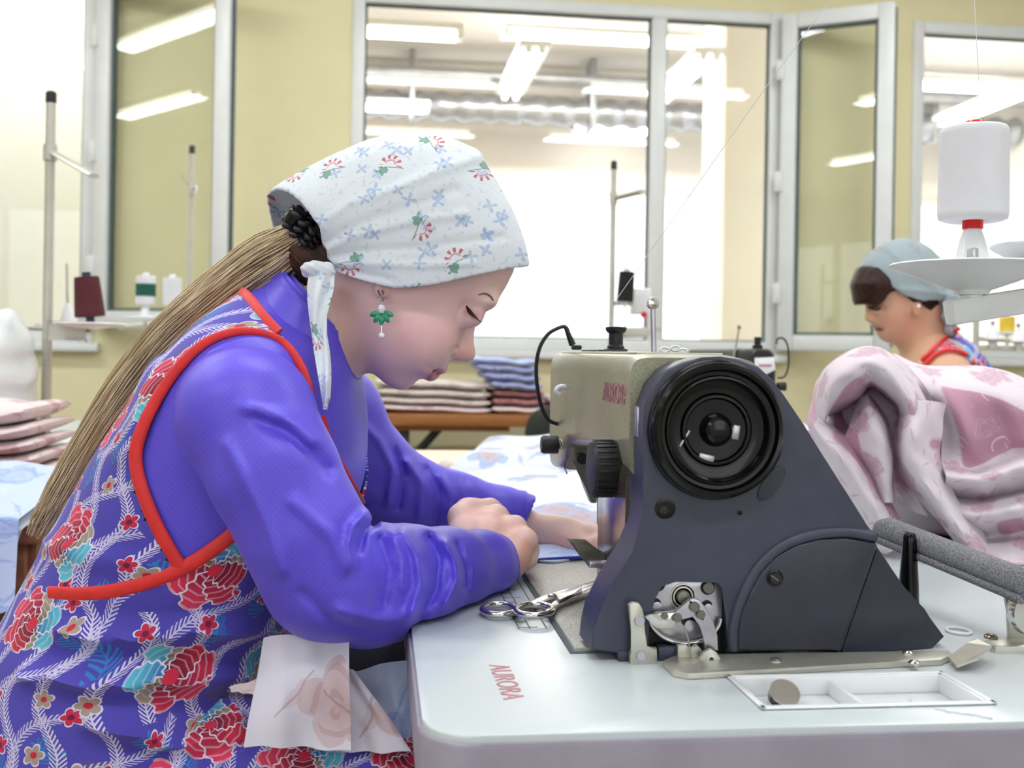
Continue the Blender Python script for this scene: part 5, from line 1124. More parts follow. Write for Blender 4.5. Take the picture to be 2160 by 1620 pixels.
# hair on the scalp at the nape under the kerchief, dark roots with painted-in shade
def f_nape(p):
    d = HEAD.inflate(p, 0.0735, 0.0895)-0.003; X, Y = pix(p[:,0],p[:,1],p[:,2])
    nap = sd_poly2(X,Y,[(600,470),(670,450),(720,480),(712,560),(700,610),(690,650),(660,640),(640,600),(612,560)])*p[:,1]/FPX
    e = sd_ell(p, pc(650,545,DH), (0.030,0.052,0.040)); return np.maximum(smin(d,e,0.02), nap)
vn = sdf_mesh(f_nape, (-0.26,1.00,1.02), (-0.12,1.24,1.18), 0.003); pv = polish(*vn,2); mk('nape_hair', c2w_arr(pv), vn[1], M_brown, pw, True, uv=np.stack([pv[:,0]+pv[:,2],pv[:,2]],1))
tie = empty('hair_tie', (0,0,0)); tie.parent = pw; tie.location = C2W(*pc(636,476,1.07))-origin_of(pw)
tc_ = C2W(*pc(640,480,1.072)); ax_ = (C2W(*pc(600,530,1.08))-tc_).normalized(); s_,u_,d_ = frame_for(ax_)
for k in range(3): tube('coil', [tc_+d_*(-0.008+0.007*k+0.0015*math.sin(8*a))+s_*((0.0165+0.0035*math.cos(9*a))*math.cos(a))+u_*((0.0165+0.0035*math.cos(9*a))*math.sin(a)) for a in [2*math.pi*i/90 for i in range(91)]], 0.0030, M_matblk, tie, seg=8)
bc_ = C2W(*pc(622,462,1.062)); lathe('bobble', [(0.0005,-0.010),(0.008,-0.008),(0.0105,0),(0.008,0.008),(0.0005,0.010)], bc_, (0.3,-0.6,0.5), M_black, tie, seg=24)
# ---- kerchief
ko = [(561,412),(605,382),(664,349),(727,319),(779,297),(827,286),(875,284),(927,290),(972,301),(1005,316),(1027,349),(1050,386),(1075,430),(1094,471),(1109,515),(1117,556),(1108,640),(1040,740),(900,800),(760,760),(660,680),(590,600),(556,500)]
KO = Outline(ko, DH, 0.012)
kkeep = [(540,396),(605,370),(664,337),(779,285),(875,270),(980,288),(1040,340),(1110,470),(1130,552),(1112,563),(1075,567),(1001,582),(927,599),(868,608),(827,608),(787,599),(742,586),(698,571),(668,565),(648,569),(640,560),(640,534),(642,515),(560,520)]
kfold = [([(668,480),(740,430),(840,392),(940,352),(1010,330)],13,0.0028),([(680,520),(760,470),(850,440),(960,400)],12,-0.0022),([(660,540),(740,500),(850,470),(980,450)],10,0.0022),([(660,550),(760,530),(900,520),(1060,500)],9,-0.0016),([(665,556),(760,556),(880,560),(1000,555)],8,0.0020),([(668,562),(740,574),(830,590)],7,-0.0015),([(690,470),(800,400),(900,360)],10,-0.0010),([(700,350),(820,310),(950,312)],16,0.0012)]
def f_ker(p):
    f = KO.inflate(p, 0.086, 0.098) - ridges(p, kfold)
    pinch = np.exp(-(np.linalg.norm((p-pc(652,556,1.06))/np.array([0.05,0.10,0.03]),axis=1))**2)*0.012; f = f + pinch
    f = np.maximum(f, -(f+0.0030)); X, Y = pix(p[:,0],p[:,1],p[:,2])
    f = smax(f, sd_poly2(X,Y,kkeep)*p[:,1]/FPX, 0.001)
    # back rim: slanted plane through crown tip, near rim and far rim
    a = pc(560,413,DH); b = pc(668,478,DH-0.075); c = pc(562,506,DH+0.05); n = np.cross(b-a,c-a); n /= np.linalg.norm(n)
    if n[0] > 0: n = -n
    low = np.clip((pc(0,560,DH)[2]-p[:,2])/0.03,0,1)
    return smax(f, (p-a)@n - 0.0, 0.001)
ker, KV, KF = sdf_obj('kerchief', f_ker, (-0.27,0.99,1.03), (0.05,1.25,1.26), 0.0016, M_ker, pw, 2)
bvh_k = BVHTree.FromPolygons([Vector(v) for v in c2w_arr(KV)], KF.tolist())
tl = [(652,572),(648,600),(648,632),(652,668),(657,704),(662,742),(668,778),(674,812),(679,842),(682,864)]; trr = [(706,578),(704,608),(698,634),(690,664),(690,704),(696,741),(699,775),(699,805),(697,840),(688,864)]
def tail(u,v):
    i = v*9; k = int(min(i,8)); f = i-k; L = np.array(tl[k])*(1-f)+np.array(tl[k+1])*f; R = np.array(trr[k])*(1-f)+np.array(trr[k+1])*f; q_ = L*(1-u)+R*u
    D = 1.038-0.050*min(1,v*1.3)-0.006*math.sin(u*math.pi)*(1+0.5*math.sin(v*9))+0.003*math.sin(u*9+v*7); return P(q_[0],q_[1],D)
sheet('kerchief_tail', tail, 15, 60, 0.0016, M_ker, pw)
def f_knot(p): return smin(sd_ell(p, pc(664,566,1.040),(0.013,0.010,0.007)), sd_cone(p, pc(650,572,1.045), pc(690,572,1.040), 0.006,0.008), 0.006) + 0.0006*np.sin(p[:,0]*500+p[:,2]*900)
vk = sdf_mesh(f_knot, (-0.22,1.0,1.07), (-0.15,1.07,1.12), 0.0014); mk('kerchief_knot', c2w_arr(polish(*vk,1)), vk[1], M_ker, pw, True, uv=np.stack([vk[0][:,0],vk[0][:,2]],1))
# ---- ear-ring
M_green = plain('emerald glass', (16,152,112), 0.12, var=0.2, vs=300.0, coat=0.5); M_pearl = plain('pearl', (240,238,236), 0.18, var=0.02); M_crys = plain('clear crystal', (232,226,236), 0.1, var=0.1, vs=500.0)
DE = 1.036; er = empty('earring', (0,0,0)); er.parent = pw; er.location = P(806,630,DE)-origin_of(pw)
tube('hook', crom([P(x,y,d) for x,y,d in ((800,606,1.052),(797,612,1.046),(801,622,1.040),(807,634,1.037),(808,622,1.038),(807,612,1.046))],5), 0.0007, M_bronze, er, seg=6)
tube('link', [P(806+4*math.cos(a),641+5*math.sin(a),DE) for a in [2*math.pi*i/16 for i in range(17)]], 0.0006, M_steel, er, seg=6)
lathe('crystal', [(0.0004,-0.0042),(0.0028,-0.0036),(0.0038,-0.001),(0.0038,0.001),(0.0028,0.0036),(0.0004,0.0042)], P(805,652,DE-0.001), (0.1,0,1), M_crys, er, seg=8, sharp=20)
for ang, L in ((-1.25,0.0056),(-0.62,0.0060),(0.0,0.0064),(0.62,0.0060),(1.25,0.0056)):
    c = P(805+15*math.sin(ang), 657+14*math.cos(ang)*1.15, DE-0.0012); M = Matrix.Translation(c) @ Matrix.Rotation(-YAW,4,'Z') @ Matrix.Rotation(-ang,4,'Y')
    pr = [(0.0002,-L),(0.0018,-L*0.7),(0.0030,-L*0.15),(0.0026,L*0.45),(0.0002,L)]; V, F = lathe_vf(pr,(0,0,0),(0,0,1),12); mk('leaf_stone', [tuple(M @ Vector((v[0],v[1]*0.55,v[2]))) for v in V], F, M_green, er, True, sharp=50)
tube('chain', [P(805,684,DE-0.001),P(805,701,DE-0.001)], 0.0006, M_steel, er, seg=6); lathe('pearl_drop', [(0.0002,-0.0031)]+[(0.0031*math.cos(a),0.0031*math.sin(a)) for a in [-1.2+0.3*i for i in range(9)]]+[(0.0002,0.0031)], P(805,708,DE-0.001), (0,0,1), M_pearl, er, seg=20)

def f_under(p): return np.maximum(sd_chain(p, [pc(560,1430,1.16),pc(760,1430,1.22),pc(960,1440,1.30)], [0.05,0.055,0.05], 0.02), p[:,1]-1.40)  # dark lump filling the gap between sleeve and thigh
vu = sdf_mesh(f_under, (-0.36,1.04,0.58), (0.02,1.42,0.80), 0.006); mk('dark_skirt', c2w_arr(polish(*vu,2)), vu[1], plain('dark navy cloth', (34,34,48), 0.9, var=0.1), pw, True)
# ------------------------------------------------------------------ cloths round the front seamstress
def quad_sheet(name, c, D, mat, amp, nu=40, nv=44, thick=0.0012, fr=(3.0,2.0), ph=0.0, **kw):
    """hanging cloth between four picture corners TL,TR,BR,BL with depths D"""
    c = [np.array(PC(x,y,d)) for (x,y),d in zip(c,D)]
    def fn(u,v):
        p = c[0]*(1-u)*(1-v)+c[1]*u*(1-v)+c[2]*u*v+c[3]*(1-u)*v
        w_ = math.sin(u*math.pi*fr[0]+v*2.2+ph)*0.6+math.sin(u*math.pi*fr[0]*1.9-v*3.0+1.3+ph)*0.3+math.sin(v*math.pi*fr[1]+u*3+ph)*0.5
        e = 0.35+0.65*v
        return C2W(p[0], p[1]+amp*w_*e, p[2]+amp*0.25*math.sin(u*7+ph))
    return sheet(name, fn, nu, nv, thick, mat, None, **kw)
quad_sheet('hanging_cloth', [(556,1346),(736,1338),(742,1582),(513,1578)], (0.945,0.955,0.925,0.915), M_rose, 0.0075, label='white cloth with brownish rose print hanging at the front of the lap', cat='cloth')
quad_sheet('hanging_cloth', [(690,1400),(748,1416),(868,1584),(690,1588)], (0.975,0.975,0.945,0.945), M_rose, 0.006, ph=1.4, label='lilac-white cloth slanting to the table leg beside the rose cloth', cat='cloth')
quad_sheet('hanging_cloth', [(705,1420),(862,1392),(868,1560),(700,1560)], (1.005,1.005,0.985,0.995), M_blueprint, 0.006, ph=2.6, label='light blue cloth tucked behind the white cloths under the table edge', cat='cloth')
quad_sheet('hanging_cloth', [(482,1452),(560,1424),(560,1468),(488,1460)], (0.965,0.965,0.95,0.955), M_pinkfold, 0.004, 24, 24, ph=0.6, label='small pale pink cloth corner peeping out left of the rose cloth', cat='cloth')
def bed_sheet(name, c, h, mat, amp, nu, nv, thick, ph=0.0, lim=None, **kw):
    """cloth lying on the table: corners in table-plane pixels (near-left, near-right, far-right, far-left) and heights"""
    c = [np.array(Q(x,y,z=TZ)) if not isinstance(x,np.ndarray) else x for x,y in c]
    def fn(u,v):
        p = c[0]*(1-u)*(1-v)+c[1]*u*(1-v)+c[2]*u*v+c[3]*(1-u)*v
        hh = h[0]*(1-u)*(1-v)+h[1]*u*(1-v)+h[2]*u*v+h[3]*(1-u)*v
        w_ = 0.5*math.sin(u*9+v*4+ph)+0.35*math.sin(u*5-v*11+ph*2)+0.3*math.sin(v*14+2*math.sin(u*6)+ph)
        return Vector((p[0]+0.006*math.sin(v*13+ph), p[1]+0.008*math.sin(u*11+ph), TZ+0.003+max(0.0,hh+amp*(0.55+w_)*(0.5+0.5*v))))
    return sheet(name, fn, nu, nv, thick, mat, None, **kw)
bed_sheet('cut_fabric', [(770,1140),(1290,1150),(1330,1050),(880,1052)], (0.004,0.010,0.050,0.030), M_bedlinen, 0.012, 70, 50, 0.0015, label='white fabric with blue and brown print spread under the hands towards the machine', cat='fabric')
bed_sheet('cut_fabric', [(1075,1196),(1300,1188),(1320,1150),(1105,1152)], (0.0015,0.0015,0.004,0.003), M_blueprint, 0.002, 40, 20, 0.002, 0.8, label='narrow pale blue fabric strip with dark blue edge under the far hand', cat='fabric')
e0, e1 = Q(1078,1197,z=TZ), Q(1246,1188,z=TZ); tube('dark_blue_fold', [e0+Vector((0,0,0.006)), e0.lerp(e1,0.5)+Vector((0,0,0.007)), e1+Vector((0,0,0.007))], 0.0026, plain('navy edge', (40,62,150), 0.9), bpy.data.objects['cut_fabric.001'], seg=8)
# thick roll on the cream table behind
ct = empty('worktable', (0.2,2.35,0), 'cream board worktable behind the front sewing table', 'table')
cx0, cx1, cy0, cy1 = -0.34, 0.66, 1.965, 2.78
box('table_top', (cx0,cy0,TZ-0.03), (cx1,cy1,TZ), M_creamwood, ct, bev=0.003); table_leg_frame(ct, cx0+0.06, cx1-0.06, cy0+0.08, cy1-0.08, TZ-0.03, M_matblk)
def pile_fn(c, hfun):
    def fn(u,v):
        p = [c[0][k]*(1-u)*(1-v)+c[1][k]*u*(1-v)+c[2][k]*u*v+c[3][k]*(1-u)*v for k in (0,1)]; return Vector((p[0],p[1],TZ+0.003+hfun(u,v)))
    return fn
cc = [Q(925,1030,z=TZ),Q(1330,1032,z=TZ),Q(1330,962,z=TZ),Q(1000,968,z=TZ)]
def h1(u,v): e = min(1,u*9)*min(1,v*8)*min(1,(1-v)*9)*min(1,(1-u)*9); return max(0,e)**0.5*(0.040+0.030*u+0.004*math.sin(u*12)+0.006*math.sin(v*8+u*3))
sheet('folded_fabric', pile_fn(cc,h1), 60, 40, 0.002, M_bedlinen, None, label='thick white fabric pile with brownish fold lying on the cream board', cat='fabric')
tube('fabric_fold_edge', crom([Q(930,1012,z=TZ)+Vector((0,0.0,0.028)), Q(985,1016,z=TZ)+Vector((0,-0.01,0.028)), Q(1060,1022,z=TZ)+Vector((0,-0.02,0.026)), Q(1150,1022,z=TZ)+Vector((0,-0.02,0.034)), Q(1260,1026,z=TZ)+Vector((0,-0.02,0.036))],8), [0.010+0.003*math.sin(i*0.7) for i in range(33)], M_beige, bpy.data.objects['folded_fabric'], seg=12, label='rolled beige edge of the pile')
# ------------------------------------------------------------------ pink drape
DP = 1.56
pp = [(1700,905),(1716,860),(1724,815),(1742,775),(1786,742),(1838,730),(1884,744),(1946,772),(2060,772),(2132,790),(2230,830),(2330,900),(2400,1060),(2400,1260),(2200,1260),(2000,1200),(1860,1140),(1790,1040),(1735,960)]
DRP = Outline(pp, DP, 0.014, 0.003, 0.08)
dpo = empty('pink_drape', P(1960,1150,1.5).xy.to_3d()+Vector((0,0,TZ)), 'big heap of white and mauve damask bed linen before the second seamstress', 'fabric')
def f_dr(p):
    d = DRP.inflate(p, 0.15, 0.12, DP+0.05) + 0.014 + 0.003*np.sin(p[:,0]*55+p[:,2]*42)*np.cos(p[:,2]*47-p[:,1]*27)
    return smax(d, (TZ+0.004)-p[:,2], 0.006)
vd = sdf_mesh(f_dr, (0.36,1.30,0.74), (0.98,1.90,1.12), 0.008); dv_ = polish(*vd,2)
ob_ = mk('heap_core', c2w_arr(dv_), vd[1], M_pink, dpo, True, uv=np.stack([dv_[:,0],dv_[:,2]-0.6*dv_[:,1]],1)); hm = 0.5+0.5*np.sin(dv_[:,0]*23+2)*np.sin(dv_[:,2]*31); set_color(ob_, np.stack([hm,hm,hm,hm*0+1],1))
def patch(name, rows, mask=None, sub=9, wr=0.0022, ph=0.0):
    """a fold of cloth through rows of (picture x, y, distance) points"""
    R = [crom([np.array(PC(*q_)) for q_ in r], sub) for r in rows]; nc = len(R[0]); G = np.array([crom([R[i][c] for i in range(len(R))], sub) for c in range(nc)])   # [col,row,3]
    nu, nv = G.shape[0], G.shape[1]; jj, ii = np.meshgrid(np.linspace(0,1,nv), np.linspace(0,1,nu))
    G[:,:,1] += wr*(np.sin(ii*17+jj*9+ph)+0.7*np.sin(ii*31-jj*14+ph*2)); G[:,:,2] = np.maximum(G[:,:,2], TZ+0.004)
    o = sheet(name, lambda u,v: C2W(*G[int(round(u*(nu-1))),int(round(v*(nv-1)))]), nu, nv, 0.0025, M_pink, dpo)
    mm = np.array([[ (mask(i/(nu-1),j/(nv-1)) if mask else 0.0) for i in range(nu)] for j in range(nv)]).ravel(); mm = np.concatenate([mm,mm]); set_color(o, np.stack([mm,mm,mm,mm*0+1],1)); return o
bmp = lambda x,a,b,w_=0.09: max(0.0,min(1.0,(x-a)/w_))*max(0.0,min(1.0,(b-x)/w_))
patch('hood_fold', [[(1726,890,1.52),(1720,835,1.47),(1738,778,1.44),(1790,741,1.43),(1846,731,1.44),(1905,765,1.43),(1946,825,1.41),(1972,890,1.41)],
 [(1740,893,1.46),(1750,836,1.40),(1776,795,1.38),(1816,768,1.375),(1856,770,1.375),(1893,802,1.37),(1920,850,1.365),(1930,905,1.365)],
 [(1744,872,1.49),(1786,848,1.44),(1812,828,1.42),(1834,806,1.415),(1850,812,1.415),(1876,836,1.415),(1896,860,1.42),(1902,905,1.43)],
 [(1752,885,1.56),(1790,862,1.56),(1815,846,1.56),(1836,828,1.56),(1852,834,1.56),(1876,852,1.56),(1893,872,1.55),(1897,910,1.52)]], lambda u,v: bmp(v,0.62,1.2)+ (0.9*bmp(v,0.42,0.7)*bmp(u,-1,0.42)))
patch('inner_fold', [[(1740,872,1.53),(1790,850,1.55),(1836,822,1.57),(1876,845,1.55),(1906,870,1.52)],[(1745,905,1.50),(1790,900,1.52),(1840,890,1.53),(1880,910,1.51),(1905,930,1.48)],[(1770,950,1.47),(1815,960,1.48),(1856,965,1.48),(1890,985,1.46),(1915,1000,1.44)],[(1820,1040,1.44),(1860,1050,1.44),(1890,1060,1.43),(1930,1080,1.42),(1960,1090,1.41)]], lambda u,v: 0.95*bmp(u,0.05,1.5,0.1)*(1-0.8*bmp(v,0.75,2)), ph=1.0)
patch('tent_fold', [[(1818,836,1.50),(1796,895,1.45),(1786,935,1.44),(1820,990,1.43),(1846,1050,1.42)],[(1826,836,1.45),(1842,890,1.39),(1862,955,1.375),(1868,1010,1.375),(1872,1060,1.38)],[(1834,838,1.50),(1870,892,1.45),(1880,955,1.43),(1880,1010,1.42),(1884,1060,1.41)]], lambda u,v: 0.9*bmp(v,0.70,1.5)+0.9*bmp(v,-1,0.28)*bmp(u,0.25,1.2), wr=0.0012)
patch('left_fold', [[(1728,880,1.47),(1790,925,1.45),(1842,990,1.43),(1882,1060,1.42),(1920,1140,1.40)],[(1714,900,1.42),(1768,958,1.39),(1818,1028,1.37),(1858,1098,1.36),(1884,1160,1.36)],[(1690,925,1.50),(1722,985,1.47),(1768,1060,1.45),(1806,1125,1.43),(1836,1190,1.42)]], lambda u,v: 0.9*bmp(v,-1,0.34)*bmp(u,0.1,0.9), ph=2.0)
patch('roll_fold', [[(1903,850,1.46),(1894,905,1.45),(1892,955,1.43),(1906,1005,1.42),(1950,1060,1.41),(2000,1120,1.40),(2040,1170,1.39)],[(1934,846,1.375),(1922,905,1.355),(1922,955,1.345),(1940,1004,1.345),(1986,1066,1.345),(2032,1128,1.345),(2070,1180,1.345)],[(1992,850,1.42),(1986,900,1.40),(1978,960,1.40),(1990,1000,1.40),(2016,1056,1.40),(2066,1118,1.40),(2104,1170,1.40)]], lambda u,v: 0.8*bmp(v,0.72,1.2)*bmp(u,0.18,0.36)+0.7*bmp(u,0.68,0.86)*bmp(v,-1,0.4), ph=3.0)
patch('right_fold', [[(1885,745,1.57),(1950,770,1.54),(2060,771,1.52),(2140,789,1.50),(2270,850,1.48)],[(1945,808,1.43),(2000,815,1.43),(2080,822,1.415),(2165,850,1.40),(2285,900,1.39)],[(1986,892,1.46),(2038,914,1.395),(2105,900,1.415),(2172,922,1.39),(2292,960,1.38)],[(1986,972,1.42),(2052,988,1.41),(2112,972,1.415),(2172,962,1.405),(2292,1000,1.39)],[(1994,1008,1.375),(2062,1014,1.36),(2122,998,1.355),(2182,984,1.355),(2300,1020,1.35)],[(1988,1052,1.45),(2062,1062,1.43),(2122,1052,1.42),(2182,1042,1.42),(2300,1060,1.41)]], lambda u,v: 0.95*bmp(v-0.10*u,0.16,0.66-0.28*u if u < 0.9 else 0.5,0.04)*bmp(u,0.12,1.5,0.1), ph=4.0)
patch('lower_fold', [[(1984,1042,1.44),(2060,1050,1.42),(2120,1040,1.41),(2182,1030,1.41),(2300,1050,1.40)],[(2000,1082,1.38),(2070,1086,1.355),(2130,1076,1.35),(2190,1070,1.345),(2300,1090,1.34)],[(2030,1126,1.42),(2090,1132,1.41),(2142,1122,1.40),(2200,1116,1.40),(2300,1130,1.39)],[(2060,1160,1.37),(2112,1164,1.355),(2162,1168,1.35),(2222,1178,1.345),(2300,1190,1.34)],[(2100,1240,1.34),(2142,1240,1.33),(2192,1245,1.33),(2242,1250,1.33),(2310,1255,1.33)]], lambda u,v: 0.9*bmp(v,0.30,0.56)*bmp(u,0.3,1.2)+0.5*bmp(v,0.8,1.3), ph=5.0)
# neighbouring sewing table under it
nt = empty('sewing_table', (1.05,1.8,0), 'white sewing table of the second seamstress behind the pink heap', 'table')
nx0, nx1, ny0, ny1 = 0.706, 1.40, 1.02, 2.62
prism('table_top', rounded_rect(nx0,ny0,nx1,ny1,0.03,TZ), (0,0,-0.03), M_top, nt, bev=0.002); table_leg_frame(nt, nx0+0.1, nx1-0.1, ny0+0.12, ny1-0.12, TZ-0.03, M_edge)
# ------------------------------------------------------------------ second seamstress
D2 = 2.30
h2 = [(1815,566),(1812,600),(1818,632),(1828,645),(1830,660),(1833,672),(1838,680),(1842,688),(1848,693),(1849,700),(1853,708),(1858,716),(1868,722),(1884,725),(1904,722),(1925,705),(1950,680),(1985,650),(2000,600),(1990,550),(1950,518),(1900,506),(1850,524)]
H2 = Outline(h2, D2, 0.010, 0.003)
N2 = Outline([(1836,640),(1829,648),(1824,664),(1823,672),(1827,678),(1838,681),(1850,676),(1850,655)], D2, 0.003, 0.0015, 0.03)
def f_b2(p):
    d = H2.inflate(p, 0.070, 0.085); n = N2.inflate(p, 0.014, 0.014); n = smin(n, sd_ell(p, pc(1841,674,D2-0.011), (0.011,0.008,0.008)), 0.006); d = smin(d, n, 0.005)
    for s in (-1,1):
        d = smax(d, -sd_ell(p, pc(1838,650,D2+s*0.034), (0.016,0.018,0.010)), 0.012); d = smin(d, sd_ell(p, pc(1850,655,D2+s*0.029), (0.011,0.014,0.010)), 0.004)
        d = smin(d, sd_ell(p, pc(1935,650,D2+s*0.071), (0.012,0.006,0.020)), 0.004)
    X, Y = pix(p[:,0],p[:,1],p[:,2]); d = d + 0.003*np.exp(-(pseg(X,Y,[(1844,690),(1856,694),(1866,695)])/1.8)**2)*(np.abs(p[:,1]-D2)<0.05)
    d = smin(d, sd_chain(p, [pc(1944,650,D2),pc(1950,710,D2),pc(1968,770,D2)], [0.050,0.050,0.062], 0.02), 0.025)
    d = smin(d, sd_chain(p, [pc(1985,790,D2-0.13),pc(1985,790,D2+0.13)], [0.052,0.052], 0.02), 0.04)
    d = smin(d, sd_chain(p, [pc(1995,800,D2-0.15),pc(1960,960,D2-0.17),pc(1810,960,D2-0.20),pc(1770,950,D2-0.20)], [0.052,0.042,0.032,0.026], 0.02), 0.02)
    d = smin(d, sd_chain(p, [pc(1995,800,D2+0.15),pc(1960,960,D2+0.17),pc(1800,965,D2+0.10),pc(1760,955,D2+0.08)], [0.052,0.042,0.032,0.026], 0.02), 0.02)
    for dd in (-0.20,0.08):
        for j in range(4): d = smin(d, sd_chain(p, [pc(1772,952,D2+dd), pc(1752,950+j*4,D2+dd-0.03+j*0.02), pc(1722,962+j*3,D2+dd-0.03+j*0.02)], [0.022,0.011,0.008], 0.006), 0.006)
    d = smin(d, sd_chain(p, [pc(1990,800,D2),pc(2020,980,D2),pc(2020,1080,D2)], [0.085,0.085,0.10], 0.04, (1,0.66,1)), 0.03)
    return d
p2 = empty('person', P(2010,1080,D2).xy.to_3d()+Vector((0,0,0.45)), 'second seamstress with dark fringe and grey kerchief, head bowed behind the pink heap', 'person')
b2, V2, F2 = sdf_obj('body', f_b2, (0.62,1.98,0.60), (1.12,2.60,1.30), 0.0055, M_skin, p2, 2, largest=True)
paint(b2, V2, (224,176,146), [([(1880,680),(1900,670)],25,(222,160,138),0.6,None), ([(1846,692),(1856,696)],5,(186,104,92),0.8,None), ([(1838,646),(1866,650)],7,(150,104,84),0.5,None)])
def f_fr(p):
    X, Y = pix(p[:,0],p[:,1],p[:,2]); d = H2.inflate(p, 0.076, 0.090)-0.004-0.010*np.clip((1900-X)/60,0,1)*np.clip((Y-560)/40,0,1)
    m = sd_poly2(X,Y,[(1822,560),(1790,570),(1788,640),(1802,644),(1826,642),(1842,646),(1860,640),(1876,618),(1890,612),(1912,626),(1930,640),(1950,646),(1968,665),(1982,664),(1984,640),(1960,610),(1900,560)])*p[:,1]/FPX
    return np.maximum(d, m)+0.0006*np.sin(p[:,1]*500+p[:,0]*300)
vf = sdf_mesh(f_fr, (0.66,2.18,1.06), (0.94,2.42,1.24), 0.004); fv = polish(*vf,1); mk('hair', c2w_arr(fv), vf[1], make_hair('chestnut fringe', (22,11,8), (58,28,18)), p2, True, uv=np.stack([fv[:,0]+fv[:,1],fv[:,2]],1))
k2 = Outline([(1812,568),(1822,548),(1842,526),(1866,511),(1900,502),(1930,505),(1960,525),(1984,552),(2002,590),(2004,625),(1960,720),(1880,740),(1820,700)], D2, 0.012, 0.003)
def f_k2(p):
    X, Y = pix(p[:,0],p[:,1],p[:,2]); f = k2.inflate(p, 0.088, 0.098) - ridges(p, [([(1870,520),(1930,570),(1990,620)],9,0.004),([(1930,508),(1960,560),(1995,610)],8,-0.004),([(1900,610),(1950,615),(1990,622)],6,0.003)])
    f = np.maximum(f, -(f+0.006)); return smax(f, sd_poly2(X,Y,[(1800,570),(1820,540),(1860,495),(1940,492),(2000,540),(2014,600),(2010,634),(1971,634),(1946,636),(1908,624),(1866,596),(1816,568)])*p[:,1]/FPX, 0.002)
kv2 = sdf_mesh(f_k2, (0.66,2.16,1.04), (0.98,2.44,1.28), 0.0032); kk = polish(*kv2,2); mk('kerchief', c2w_arr(kk), kv2[1], M_ker2, p2, True, uv=np.stack([kk[:,0],kk[:,2]],1))
def f_kn(p): return smin(smin(sd_ell(p, pc(2000,622,D2-0.05),(0.020,0.020,0.014)), sd_chain(p,[pc(1994,630,D2-0.06),pc(2004,665,D2-0.07),pc(2006,700,D2-0.07)],[0.008,0.013,0.010],0.01,(1,0.6,1)), 0.01), sd_chain(p,[pc(2000,622,D2-0.05),pc(2022,628,D2-0.06)],[0.012,0.016],0.01), 0.01)+0.0015*np.sin(p[:,2]*240+p[:,0]*120)
vk2 = sdf_mesh(f_kn, (0.85,2.14,1.02), (1.00,2.32,1.18), 0.004); q2 = polish(*vk2,1); mk('kerchief_tail', c2w_arr(q2), vk2[1], M_ker2, p2, True, uv=np.stack([q2[:,0],q2[:,2]],1))
def f_a2(p):
    d = sd_chain(p, [pc(1990,800,D2),pc(2020,980,D2),pc(2020,1080,D2)], [0.085,0.085,0.10], 0.04, (1,0.66,1)); d = smin(d, sd_chain(p, [pc(1985,790,D2-0.13),pc(1985,790,D2+0.13)], [0.052,0.052], 0.02), 0.05); d = smin(d, sd_chain(p, [pc(1944,650,D2),pc(1950,710,D2),pc(1968,770,D2)], [0.050,0.050,0.062], 0.02), 0.025) - 0.006
    X, Y = pix(p[:,0],np.minimum(p[:,1],2*D2-p[:,1]),p[:,2])
    c = sd_poly2(X,Y,[(1946,766),(1985,728),(2023,690),(2030,684),(2110,800),(2110,1150),(1900,1150),(1900,850)]); a = sd_poly2(X,Y,[(1952,776),(1975,752),(2002,744),(2034,752),(2053,774),(2056,820),(2000,900),(1950,850)])
    return np.maximum(np.maximum(d, c*p[:,1]/FPX), -a*p[:,1]/FPX)
va = sdf_mesh(f_a2, (0.70,2.04,0.62), (1.12,2.56,1.12), 0.0055); av = polish(*va,1); mk('apron', c2w_arr(av), va[1], M_apron, p2, True, uv=np.stack([av[:,0],av[:,2]],1)*0.9)
bva = BVHTree.FromPolygons([Vector(v) for v in c2w_arr(V2)], F2.tolist())
for nm, pts in (('neck_binding',[(1948,764),(1968,745),(1988,724),(2006,708),(2023,692)]),('armhole_binding',[(1953,775),(1975,752),(2002,744),(2034,752),(2050,772)])):
    L = [cast(x,y,bva,0.006,D2-0.1) for x,y in crom(pts,4)]; tube(nm, L, 0.0045, M_trim, p2, seg=8)
lathe('earring', [(0.0004,-0.005),(0.004,0),(0.0004,0.005)], P(1938,646,D2-0.085), (0,0,1), M_pearl, p2, seg=10)
for nm, pts, r_ in (('lash_line',[(1834,648),(1842,652),(1850,653),(1858,650)],0.0026),('lip_line',[(1847,694),(1856,695),(1864,695)],0.0014)):
    L = [cast(x,y,bva,0.001,D2-0.05) for x,y in crom(pts,4)]; tube(nm, L, r_, M_lash, p2, seg=6)
# ------------------------------------------------------------------ second sewing machine
YH = 2.02
m2 = empty('sewing_machine', Vector((Q(1612,760,y=YH).x,2.25,TZ)), 'black sewing machine with white label plate, far side of the handwheel', 'sewing machine')
xa, xb = Q(1578,760,y=YH).x, Q(1641,760,y=YH).x; z1 = Q(1610,735,y=YH).z
loft_x('head', [(YH,xa+0.006,xb-0.008,TZ+0.10,z1-0.004),(YH+0.012,xa,xb,TZ+0.095,z1),(YH+0.09,xa,xb,TZ+0.095,z1)], M_matblk, m2, ex=5.0)
loft_x('arm', [(YH+0.08,xa,xb,TZ+0.15,z1),(YH+0.42,xa,xb+0.01,TZ+0.14,z1)], M_matblk, m2, ex=6.0); loft_x('column', [(YH+0.32,xa,xb+0.02,TZ,TZ+0.17),(YH+0.42,xa,xb+0.02,TZ,TZ+0.17)], M_matblk, m2, ex=6.0)
box('bed', (xa-0.06,YH-0.05,TZ), (xb+0.06,YH+0.44,TZ+0.02), M_matblk, m2, bev=0.005)
prism('label_plate', [Q(x,y,y=YH-0.001) for x,y in ((1592,755),(1634,753),(1636,780),(1614,791),(1592,780))], (0,0.003,0), M_whitep, m2, bev=0.001)
